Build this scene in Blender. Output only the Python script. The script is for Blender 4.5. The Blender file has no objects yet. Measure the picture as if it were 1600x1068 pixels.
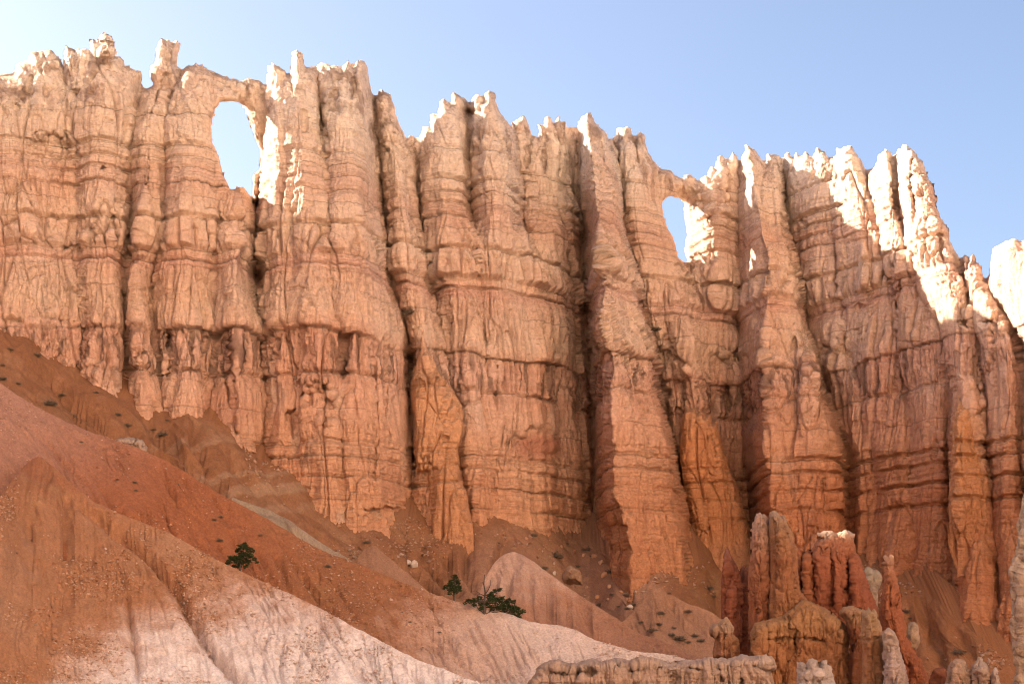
import bpy, math
import numpy as np
from math import radians, sin, cos, pi

# ------------------------------------------------------------------ camera, sky, sun
scene = bpy.context.scene
COL = scene.collection
FPX = 2667.0            # focal length in photo pixels (photo 1600 x 1068)
CX, HZ = 800.0, 1000.0  # picture column of the view axis, row of the horizon

cam_d = bpy.data.cameras.new("camera")
cam = bpy.data.objects.new("camera", cam_d)
COL.objects.link(cam)
cam.location = (0, 0, 0)
cam.rotation_euler = (radians(90), 0, 0)
cam_d.sensor_width = 36.0
cam_d.lens = FPX / 1600 * 36.0
cam_d.shift_y = (HZ - 534.0) / 1600.0
cam_d.clip_start = 0.5
cam_d.clip_end = 6000.0
scene.camera = cam

SUN_EL = 28.0
SUN_AZ = 69.0           # degrees from +Y (away from the viewer) towards -X (left)
sun_dir = (-sin(radians(SUN_AZ)) * cos(radians(SUN_EL)), cos(radians(SUN_AZ)) * cos(radians(SUN_EL)), sin(radians(SUN_EL)))

world = bpy.data.worlds.new("World")
scene.world = world
world.use_nodes = True
nt = world.node_tree
nt.nodes.clear()
w_out = nt.nodes.new("ShaderNodeOutputWorld")
w_bg = nt.nodes.new("ShaderNodeBackground")
w_sky = nt.nodes.new("ShaderNodeTexSky")
w_sky.sky_type = 'NISHITA'
w_sky.sun_disc = False
w_sky.sun_elevation = radians(SUN_EL)
w_sky.sun_rotation = radians(-SUN_AZ)
w_sky.altitude = 0.0
w_sky.air_density = 0.6
w_sky.dust_density = 2.6
w_sky.ozone_density = 0.5
w_bg.inputs['Strength'].default_value = 0.05
nt.links.new(w_sky.outputs['Color'], w_bg.inputs['Color'])
nt.links.new(w_bg.outputs['Background'], w_out.inputs['Surface'])

sun_l = bpy.data.lights.new("sun", 'SUN')
sun_l.energy = 4.4
sun_l.angle = radians(0.55)
sun_l.color = (1.0, 0.89, 0.74)
sun_o = bpy.data.objects.new("sun", sun_l)
COL.objects.link(sun_o)
import mathutils
sun_o.rotation_euler = mathutils.Vector(sun_dir).to_track_quat('Z', 'Y').to_euler()
sun_o.location = (-100, 100, 200)

scene.view_settings.view_transform = 'Standard'
scene.view_settings.look = 'None'
scene.view_settings.gamma = 1.0
scene.view_settings.exposure = 2.64
scene.render.engine = 'CYCLES'
scene.cycles.use_adaptive_sampling = False
scene.cycles.use_denoising = True
scene.cycles.denoising_prefilter = 'ACCURATE'
scene.cycles.pixel_filter_type = 'BLACKMAN_HARRIS'
scene.cycles.filter_width = 1.0
scene.cycles.max_bounces = 8
scene.cycles.diffuse_bounces = 5

# ------------------------------------------------------------------ numpy noise
rng = np.random.default_rng(7)
TN = 64
_tab = rng.random((TN, TN, TN), dtype=np.float32) * 2 - 1
_tab1 = _tab.reshape(-1)


def vnoise(x, y, z):
    """smooth value noise, -1..1"""
    xi = np.floor(x); yi = np.floor(y); zi = np.floor(z)
    fx = (x - xi).astype(np.float32); fy = (y - yi).astype(np.float32); fz = (z - zi).astype(np.float32)
    fx = fx * fx * (3 - 2 * fx); fy = fy * fy * (3 - 2 * fy); fz = fz * fz * (3 - 2 * fz)
    x0 = xi.astype(np.int64) & 63; y0 = yi.astype(np.int64) & 63; z0 = zi.astype(np.int64) & 63
    x1 = (x0 + 1) & 63; y1 = ((y0 + 1) & 63) << 6; z1 = ((z0 + 1) & 63) << 12
    y0 = y0 << 6; z0 = z0 << 12
    T = _tab1
    a = T[z0 + y0 + x0]; b = T[z0 + y0 + x1]; a = a + (b - a) * fx
    c = T[z0 + y1 + x0]; d = T[z0 + y1 + x1]; c = c + (d - c) * fx
    a = a + (c - a) * fy
    e = T[z1 + y0 + x0]; f = T[z1 + y0 + x1]; e = e + (f - e) * fx
    g = T[z1 + y1 + x0]; h = T[z1 + y1 + x1]; g = g + (h - g) * fx
    e = e + (g - e) * fy
    return a + (e - a) * fz


def fbm(x, y, z, octv=4, gain=0.5, seed=0.0):
    s = 0.0; a = 1.0; t = 0.0
    x = x + 17.3 * seed; y = y + 9.1 * seed; z = z + 5.7 * seed
    for _ in range(octv):
        s = s + a * vnoise(x, y, z)
        t += a
        a *= gain
        x, y, z = x * 1.93 + y * 0.31 + 11.3, y * 1.93 - x * 0.31 + 4.1, z * 2.03 + 7.7
    return s / t


_wt = rng.random((64, 64, 3), dtype=np.float32)


def worley(x, y):
    """2-D cells: distance to nearest, gap to second nearest, a random number per cell"""
    xi = np.floor(x).astype(np.int64); yi = np.floor(y).astype(np.int64)
    f1 = np.full(x.shape, 9.0, np.float32); f2 = f1.copy(); rid = np.zeros(x.shape, np.float32)
    for dx in (-1, 0, 1):
        for dy in (-1, 0, 1):
            cx = xi + dx; cy = yi + dy
            r = _wt[cx & 63, cy & 63]
            d = np.hypot(cx + r[..., 0] - x, cy + r[..., 1] - y).astype(np.float32)
            m = d < f1
            f2 = np.where(m, f1, np.minimum(f2, d))
            rid = np.where(m, r[..., 2], rid)
            f1 = np.where(m, d, f1)
    return f1, f2 - f1, rid


def facets(u, v):
    """cells that are each a tilted plane, like chipped faces of stone"""
    xi = np.floor(u).astype(np.int64); yi = np.floor(v).astype(np.int64)
    f1 = np.full(u.shape, 9.0, np.float32); out = np.zeros(u.shape, np.float32)
    for dx in (-1, 0, 1):
        for dy in (-1, 0, 1):
            cx = xi + dx; cy = yi + dy
            r = _wt[cx & 63, cy & 63]; q = _wt[(cx + 17) & 63, (cy + 29) & 63]
            du = u - cx - r[..., 0]; dv = v - cy - r[..., 1]
            d = (du * du + dv * dv).astype(np.float32)
            m = d < f1
            out = np.where(m, (q[..., 0] - .5) * 2 * du + (q[..., 1] - .5) * 1.4 * dv + (q[..., 2] - .5) * .8, out)
            f1 = np.where(m, d, f1)
    return out


def sstep(a, b, x):
    t = np.clip((x - a) / (b - a), 0, 1)
    return t * t * (3 - 2 * t)


def poly_sd(pts, X, Y):
    """signed distance to a closed polygon, positive inside"""
    pts = np.asarray(pts, np.float32)
    X = X.astype(np.float32); Y = Y.astype(np.float32)
    d2 = np.full(X.shape, 1e12, np.float32); ins = np.zeros(X.shape, bool)
    n = len(pts)
    for i in range(n):
        ax, ay = pts[i]; bx, by = pts[(i + 1) % n]
        ex, ey = bx - ax, by - ay
        wx = X - ax; wy = Y - ay
        t = np.clip((wx * ex + wy * ey) / (ex * ex + ey * ey + 1e-9), 0, 1)
        dx = wx - ex * t; dy = wy - ey * t
        np.minimum(d2, dx * dx + dy * dy, out=d2)
        if ay != by:
            c = (Y < max(ay, by)) & (Y >= min(ay, by)) & (X < ax + (Y - ay) * ex / ey)
            ins ^= c
    d = np.sqrt(d2)
    return np.where(ins, d, -d)


def line_d(pts, X, Y):
    """distance to an open polyline and position 0..1 along it"""
    pts = np.asarray(pts, float)
    seg = np.hypot(*(pts[1:] - pts[:-1]).T); L = seg.sum(); acc = 0
    best = np.full(X.shape, 1e9); tt = np.zeros(X.shape)
    for i in range(len(pts) - 1):
        ax, ay = pts[i]; bx, by = pts[i + 1]
        ex, ey = bx - ax, by - ay
        t = np.clip(((X - ax) * ex + (Y - ay) * ey) / (ex * ex + ey * ey + 1e-9), 0, 1)
        d = np.hypot(X - ax - ex * t, Y - ay - ey * t)
        m = d < best
        best = np.where(m, d, best); tt = np.where(m, (acc + t * seg[i]) / L, tt)
        acc += seg[i]
    return best, tt


def unproject(px, py, Y):
    return np.stack([(px - CX) * Y / FPX, Y + 0 * px, (HZ - py) * Y / FPX], -1)


def normals(P):
    du = np.empty_like(P); dv = np.empty_like(P)
    du[:, 1:-1] = P[:, 2:] - P[:, :-2]; du[:, 0] = P[:, 1] - P[:, 0]; du[:, -1] = P[:, -1] - P[:, -2]
    dv[1:-1] = P[2:] - P[:-2]; dv[0] = P[1] - P[0]; dv[-1] = P[-1] - P[-2]
    n = np.cross(dv, du)
    return n / (np.linalg.norm(n, axis=-1, keepdims=True) + 1e-9)


def blur(A, k, axis):
    if k < 1: return A
    pad = [(0, 0)] * A.ndim; pad[axis] = (k, k)
    B = np.cumsum(np.pad(A, pad, mode='edge'), axis=axis, dtype=np.float64)
    B = np.concatenate([np.zeros_like(np.take(B, [0], axis)), B], axis)
    n = A.shape[axis]
    return (np.take(B, range(2 * k + 1, 2 * k + 1 + n), axis) - np.take(B, range(0, n), axis)) / (2 * k + 1)


# ------------------------------------------------------------------ mesh building
def make_mesh(name, sheets, mat):
    """sheets: (P[R,C,3], colour[R,C,3], quad mask[R-1,C-1], flip) all go into ONE mesh"""
    V = []; Cc = []; Q = []; off = 0
    for P, c, m, flip in sheets:
        R, C = P.shape[:2]
        idx = np.arange(R * C).reshape(R, C)
        q = np.stack([idx[:-1, :-1], idx[1:, :-1], idx[1:, 1:], idx[:-1, 1:]], -1)[m]
        if flip: q = q[:, ::-1]
        used = np.zeros(R * C, bool); used[q.ravel()] = True
        new = np.cumsum(used) - 1
        V.append(P.reshape(-1, 3)[used]); Cc.append(c.reshape(-1, 3)[used])
        Q.append(new[q] + off); off += int(used.sum())
    V = np.concatenate(V).astype(np.float32); Cc = np.concatenate(Cc).astype(np.float32)
    Q = np.concatenate(Q).astype(np.int32)
    return raw_mesh(name, V, Q, Cc, mat)


def raw_mesh(name, V, Q, Cc, mat, smooth=True):
    me = bpy.data.meshes.new(name)
    n, k = Q.shape
    me.vertices.add(len(V)); me.vertices.foreach_set("co", np.ascontiguousarray(V, np.float32).ravel())
    me.loops.add(n * k); me.loops.foreach_set("vertex_index", np.ascontiguousarray(Q, np.int32).ravel())
    me.polygons.add(n)
    me.polygons.foreach_set("loop_start", np.arange(0, n * k, k, dtype=np.int32))
    me.polygons.foreach_set("loop_total", np.full(n, k, np.int32))
    if smooth: me.polygons.foreach_set("use_smooth", np.ones(n, bool))
    me.update(calc_edges=True)
    if Cc is not None:
        a = me.color_attributes.new("Col", 'FLOAT_COLOR', 'POINT')
        a.data.foreach_set("color", np.concatenate([np.clip(Cc, 0, 1), np.ones((len(Cc), 1))], 1).astype(np.float32).ravel())
    if mat: me.materials.append(mat)
    return me


def link(name, me, label=None, cat=None, group=None, kind=None, parent=None, loc=None):
    o = bpy.data.objects.new(name, me)
    COL.objects.link(o)
    if label: o['label'] = label
    if cat: o['category'] = cat
    if group: o['group'] = group
    if kind: o['kind'] = kind
    if parent: o.parent = parent
    if loc is not None: o.location = loc
    return o


# ------------------------------------------------------------------ materials
def rock_material(name, scale=1.0, bump=0.5, grain=0.18, rough=0.95):
    m = bpy.data.materials.new(name); m.use_nodes = True
    t = m.node_tree; N = t.nodes; L = t.links
    b = N['Principled BSDF']
    b.inputs['Roughness'].default_value = rough
    b.inputs['Specular IOR Level'].default_value = 0.15
    at = N.new('ShaderNodeVertexColor'); at.layer_name = 'Col'
    tc = N.new('ShaderNodeTexCoord')
    n1 = N.new('ShaderNodeTexNoise'); n1.inputs['Scale'].default_value = 2.6 * scale; n1.inputs['Detail'].default_value = 7; n1.inputs['Roughness'].default_value = 0.7
    n2 = N.new('ShaderNodeTexNoise'); n2.inputs['Scale'].default_value = 7.0 * scale; n2.inputs['Detail'].default_value = 4
    L.new(tc.outputs['Object'], n1.inputs['Vector']); L.new(tc.outputs['Object'], n2.inputs['Vector'])
    mr = N.new('ShaderNodeMapRange'); mr.inputs['From Min'].default_value = 0.3; mr.inputs['From Max'].default_value = 0.7
    mr.inputs['To Min'].default_value = 1 - grain; mr.inputs['To Max'].default_value = 1 + grain
    L.new(n1.outputs['Fac'], mr.inputs['Value'])
    mx = N.new('ShaderNodeMix'); mx.data_type = 'RGBA'; mx.blend_type = 'MULTIPLY'; mx.inputs['Factor'].default_value = 1.0
    L.new(at.outputs['Color'], mx.inputs['A']); L.new(mr.outputs['Result'], mx.inputs['B'])
    L.new(mx.outputs['Result'], b.inputs['Base Color'])
    ad = N.new('ShaderNodeMath'); ad.operation = 'ADD'
    L.new(n1.outputs['Fac'], ad.inputs[0]); L.new(n2.outputs['Fac'], ad.inputs[1])
    bp = N.new('ShaderNodeBump'); bp.inputs['Strength'].default_value = bump; bp.inputs['Distance'].default_value = 0.35 / scale
    L.new(ad.outputs[0], bp.inputs['Height']); L.new(bp.outputs['Normal'], b.inputs['Normal'])
    return m


M_ROCK = rock_material("limestone", 1.0, 0.9, 0.2)
M_ROCK2 = rock_material("hoodoo_rock", 1.6, 0.6, 0.18)
M_SOIL = rock_material("badland_soil", 2.6, 0.8, 0.24)


def flat_material(name, rgb, var=0.3, scale=4.0, rough=0.9):
    m = bpy.data.materials.new(name); m.use_nodes = True
    t = m.node_tree; N = t.nodes; L = t.links; b = N['Principled BSDF']
    b.inputs['Roughness'].default_value = rough; b.inputs['Specular IOR Level'].default_value = 0.2
    tc = N.new('ShaderNodeTexCoord'); n = N.new('ShaderNodeTexNoise'); n.inputs['Scale'].default_value = scale; n.inputs['Detail'].default_value = 4
    L.new(tc.outputs['Object'], n.inputs['Vector'])
    r = N.new('ShaderNodeValToRGB')
    r.color_ramp.elements[0].position = 0.3; r.color_ramp.elements[1].position = 0.7
    r.color_ramp.elements[0].color = tuple(c * (1 - var) for c in rgb) + (1,)
    r.color_ramp.elements[1].color = tuple(c * (1 + var) for c in rgb) + (1,)
    L.new(n.outputs['Fac'], r.inputs['Fac']); L.new(r.outputs['Color'], b.inputs['Base Color'])
    return m


# ------------------------------------------------------------------ rock strata shared by the whole canyon wall
# (height, protrusion in metres, flute strength, roughness)
BEDS = [
    (80.0, 0.0, 0.5, 1.5), (60.0, 0.0, 0.5, 1.4), (58.4, 0.0, 0.6, 1.2), (58.3, -.25, .6, 1.2), (58.0, -.2, .6, 1.1), (57.9, 0.1, .6, 1.0),
    (54.8, 0.35, .55, .9), (54.6, -.35, .5, .8), (54.2, -.3, .5, .8), (54.1, .1, .5, .8), (53.2, .1, .5, .8), (53.1, -.3, .5, .8), (52.8, -.25, .5, .8), (52.7, .05, .5, .8),
    (51.9, .05, .5, .8), (51.8, -.3, .5, .8), (51.5, -.3, .5, .8), (51.4, 0, .5, .8), (50.3, -.05, .6, .8), (50.2, -.4, .6, .8), (50.0, -.35, .6, .8), (49.9, 0.0, .8, .7),
    (46.5, .55, .9, .7), (46.2, -.35, .7, .6), (45.95, -.35, .7, .6), (45.85, .5, 1.1, .6), (44.5, .75, 1.2, .55), (43.0, .7, 1.2, .6), (42.6, -.15, .6, .8),
    (41.75, -.3, .6, .8), (41.65, -.7, .5, .8), (41.45, -.65, .5, .8), (41.35, -.1, .5, .8), (40.5, -.1, .9, .7), (38.5, .15, 1.2, .7), (36.2, .35, 1.1, .8),
    (35.6, .55, .9, .9), (34.2, .7, .9, .9), (33.7, .55, .9, .8), (33.5, -.3, 1.3, .6), (32.6, -.4, 1.6, .5), (29.5, -.3, 1.6, .5), (29.2, -.75, 1.2, .6), (29.0, -.3, 1.2, .6),
    (28.3, .1, .9, .6), (25.0, .3, .8, .6), (21.8, .5, .8, .7), (21.6, -.2, .8, .8), (21.3, -.1, .8, .8), (21.2, .35, .8, .8), (20.2, .4, .8, .8), (20.05, -.3, .8, .8), (19.8, -.25, .8, .8), (19.7, .3, .8, .8),
    (18.0, .4, .7, .7), (17.85, -.25, .7, .8), (17.6, -.2, .7, .8), (17.5, .35, .7, .7), (15.6, .5, .7, .7), (15.4, -.1, .7, .7), (15.1, 0, .7, .7), (15.0, .4, .7, .7), (12.0, .6, .7, .7), (0.0, 1.0, .8, .7), (-40.0, 2.0, .8, .7),
]
_b = np.array(BEDS[::-1])
ZC = np.array([  # rock colour by height
    (80, .68, .52, .38), (62, .68, .52, .38), (57, .67, .49, .34), (54.5, .65, .46, .32), (53, .63, .42, .28), (51.6, .61, .39, .265), (50, .615, .385, .255), (48.8, .64, .42, .28),
    (46, .66, .45, .31), (43, .65, .43, .30), (42.3, .63, .40, .285), (41.4, .62, .385, .28), (40.6, .64, .42, .29), (36, .65, .43, .29), (34, .64, .40, .27), (33, .61, .36, .25), (29, .61, .35, .23),
    (27, .62, .36, .235), (22, .61, .34, .205), (19, .60, .32, .185), (16, .59, .30, .165), (10, .57, .28, .145), (0, .54, .24, .12), (-30, .50, .2, .1)], float)[::-1]


ZC[:, 3] *= 1 + .07 * (ZC[:, 0] > 48)
ZC[:, 2] *= 1 + .025 * (ZC[:, 0] > 48)


def strata(x, y, z):
    zw = z + 0.30 * vnoise(x * .05, y * .05, z * .03 + 3.1) + 0.13 * vnoise(x * .35, y * .35, z * .1) + 0.07 * vnoise(x * 1.7, y * 1.7, z * .6)
    zw = zw + 1.1 * vnoise(x * .13, y * .13, z * .05 + 21) * np.exp(-((z - 33.5) / 3.2) ** 2)
    return zw, np.interp(zw, _b[:, 0], _b[:, 1]), np.interp(zw, _b[:, 0], _b[:, 2]), np.interp(zw, _b[:, 0], _b[:, 3])


ZC[:, 1:] *= np.array([1.06, 1.09, 1.17])


def rock_detail(P, amp=1.0, fl=1.0, size=1.0, strata_amp=1.0, lay_amp=1.0):
    """relief in metres along the normal and the colour"""
    x, y, z = P[..., 0], P[..., 1], P[..., 2]
    zw, off, flute, rough = strata(x, y, z)
    s = size
    wx = 0.9 * vnoise(x * .25 / s, y * .25 / s, z * .07 / s); wy = 0.9 * vnoise(x * .25 / s + 31, y * .25 / s, z * .07 / s)
    wx2 = .22 * vnoise(x * .9 / s, y * .9 / s, z * .28 / s + 9); wy2 = .22 * vnoise(x * .9 / s + 7, y * .9 / s + 5, z * .28 / s)
    # big and middle columns run through all beds, the small ones change from bed to bed
    f1, g1, r1 = worley((x + wx * 1.6) / (4.2 * s), (y + wy * 1.6) / (5.5 * s))
    D = ((np.clip(g1, 0, .07) / .07) ** .5 - .85) * 1.1 * sstep(-.25, .35, vnoise(x * .15 / s + 3, y * .15 / s, z * .11 / s + 70)) + (np.sqrt(np.clip(g1, 0, .4) / .4) - .75) * .35 + (r1 - .5) * .7
    f2, g2, r2 = worley((x + wx + wx2) / (1.7 * s) + 13.7, (y + wy + wy2) / (1.7 * s) + 3.1)
    on = sstep(-.45, .25, vnoise(x * .22 / s, y * .22 / s, z * .13 / s + 60))
    D = D + (((np.clip(g2, 0, .13) / .13) ** .5 - .8) * 0.75 + (r2 - .5) * .45) * (.25 + .75 * on)
    blk = np.interp(zw, [42.6, 43, 45.7, 46.1], [0, 1, 1, 0])
    D = D + (((np.clip(g2, 0, .3) / .3) ** .5 - .8) * .7) * blk
    bed = np.floor((zw + .5 * (r2 - .5)) * .42)
    f3, g3, r3 = worley((x + wx2 * 2) / (.75 * s) + 5.3 * bed, (y + wy2 * 2) / (.75 * s) + 2.7 * bed)
    on3 = sstep(-.1, .5, vnoise(x * .35 / s + 9, y * .35 / s, z * .25 / s + 33))
    D = D + (((np.clip(g3, 0, .17) / .17) ** .6 - .8) * 0.36 + (r3 - .5) * .2) * (.3 + .7 * on3)
    fa = facets((x + .7 * y + wx2) / (1.5 * s) + 3.3, (z + .4 * wx2) / (2.6 * s)); fb = facets((x + .7 * y + wx2) / (.55 * s) + 8.1, z / (.8 * s) + 5)
    D = D + .26 * fa + .12 * fb
    D = D * flute * fl
    am = np.clip(0.25 + .75 * vnoise(x * .16, y * .16, z * .12 + 40) + .45 * (r1 - .5) + .7 * (r2 - .5) + .35, .05, 1.25)
    am = np.maximum(am, np.interp(zw, [40, 41, 47, 48], [0, .55, .55, 0]))
    am = am * np.where(zw < 22.5, .6 + .7 * sstep(20, 38, x), 1.0)
    D = D + off * strata_amp * am
    # broken faces and general roughness
    big = fbm(x * .12 / s, y * .12 / s, z * .09 / s, 3, seed=2)
    D = D + .55 * big * fl
    r = fbm(x * .6 / s, y * .6 / s, z * .20 / s, 6, .66, seed=5)
    lay = vnoise(x * .25, y * .25, zw * 3.3 + 13) + .6 * vnoise(x * .6, y * .6, zw * 7.1)
    thin = np.interp(zw, [14, 16, 22, 23, 40, 40.6, 42.4, 43, 48.5, 49.5, 54.5, 56, 70], [.6, 1, 1, .25, .2, 1, 1, .2, .35, 1, 1, .45, .3])
    D = D + .13 * thin * lay * lay_amp
    D = D + rough * .48 * r
    pit = np.clip(vnoise(x * 1.5 / s + 3, y * 1.5 / s, z * 1.5 / s) - .35, 0, 1)
    D = D - pit * 1.0 * np.clip(rough - .65, 0, 1.2)
    run = vnoise(x * 2.3 / s, y * 2.3 / s, z * .22 / s)
    D = D + (.13 * run + .07 * vnoise(x * 5.1 / s, y * 5.1 / s, z * .5 / s)) * flute
    ck = 1 - np.clip(np.abs(fbm(x * .30 / s, y * .30 / s, z * .07 / s, 2, seed=8)) / .045, 0, 1)
    D = D - .45 * ck * ck * sstep(-.1, .4, vnoise(x * .08, y * .08, z * .08 + 2))
    # ---- colour of the stone itself
    zc = zw + .5 * r + .9 * vnoise(x * .05, y * .05, z * .02)
    c = np.stack([np.interp(zc, ZC[:, 0], ZC[:, i]) for i in (1, 2, 3)], -1)
    band = vnoise(x * .02, y * .02, zw * 1.4 + 7) * .5 + vnoise(x * .03, y * .03, zw * 3.1) * .5
    c = c * (1 + .13 * band[..., None] * np.array([.6, 1.0, 1.2]))
    part = np.zeros(x.shape)
    for zp, wd in ((46.08, .10), (41.55, .09), (42.55, .06), (50.1, .07), (53.0, .06), (51.65, .05), (54.4, .07), (58.1, .06), (33.5, .12), (29.1, .08), (21.4, .09), (19.9, .10), (17.7, .09), (15.2, .10), (25.1, .05), (38.4, .05), (48.4, .05)):
        part = np.maximum(part, np.exp(-((zw - zp) / wd) ** 2))
    part = part * sstep(-.5, .25, vnoise(x * .2, y * .2, zw * .5 + 90))
    lam = sstep(.25, .5, vnoise(x * .12, y * .12, zw * 8.5) + .4 * vnoise(x * .9, y * .9, zw * 8.5)) * thin
    c = c * (1 - .55 * part - .20 * lam)[..., None]
    tint = fbm(x * .16, y * .16, z * .1, 3, seed=3)[..., None]
    c = c * (1 + tint * np.array([.05, .16, .22]))
    st = fbm(x * .8 / s, y * .8 / s, z * .06 / s, 3, .6, seed=12)
    st2 = vnoise(x * 2.8 / s, y * 2.8 / s, z * .14 / s)
    dark = sstep(.12, .55, st + .25 * st2) * sstep(-.3, .5, vnoise(x * .1, y * .1, z * .12 + 11))
    c = c * (1 - .34 * dark[..., None] * np.array([.85, 1.0, 1.0]))
    zn = np.interp(zw, [26, 28.5, 29.5, 33, 33.6, 38, 41, 43, 46], [0, .5, 1, 1, .35, .3, .1, .3, 0])
    vs = sstep(.15, .5, vnoise(x * 1.9 / s + 50, y * 1.9 / s, z * .16) + .5 * vnoise(x * 4.5 / s, y * 4.5 / s, z * .4))
    c = c * (1 - .5 * (vs * zn)[..., None])
    pale = sstep(.25, .6, fbm(x * .35 / s, y * .35 / s, z * .12 / s, 3, seed=21))
    c = c + (np.array([.66, .50, .40]) - c) * (.38 * pale)[..., None]
    lich = sstep(.9, 1.3, rough) * sstep(.05, .45, fbm(x * .5 / s, y * .5 / s, z * .5 / s, 4, .65, seed=30))
    c = c * (1 - .5 * lich[..., None] * np.array([.9, 1, 1.05]))
    return D * amp, c


def finish(P, D, c, grit=None):
    """push the surface out along its own normal; flat tops carry brown grit"""
    n = normals(P)
    n = n + np.array([0, -.35, 0]); n /= np.linalg.norm(n, axis=-1, keepdims=True)
    Q = P + n * D[..., None]
    up = sstep(.45, .8, normals(Q)[..., 2])
    c = c + ((np.array([.30, .18, .11]) if grit is None else c * grit) - c) * (up * .65)[..., None]
    return Q, c

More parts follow.
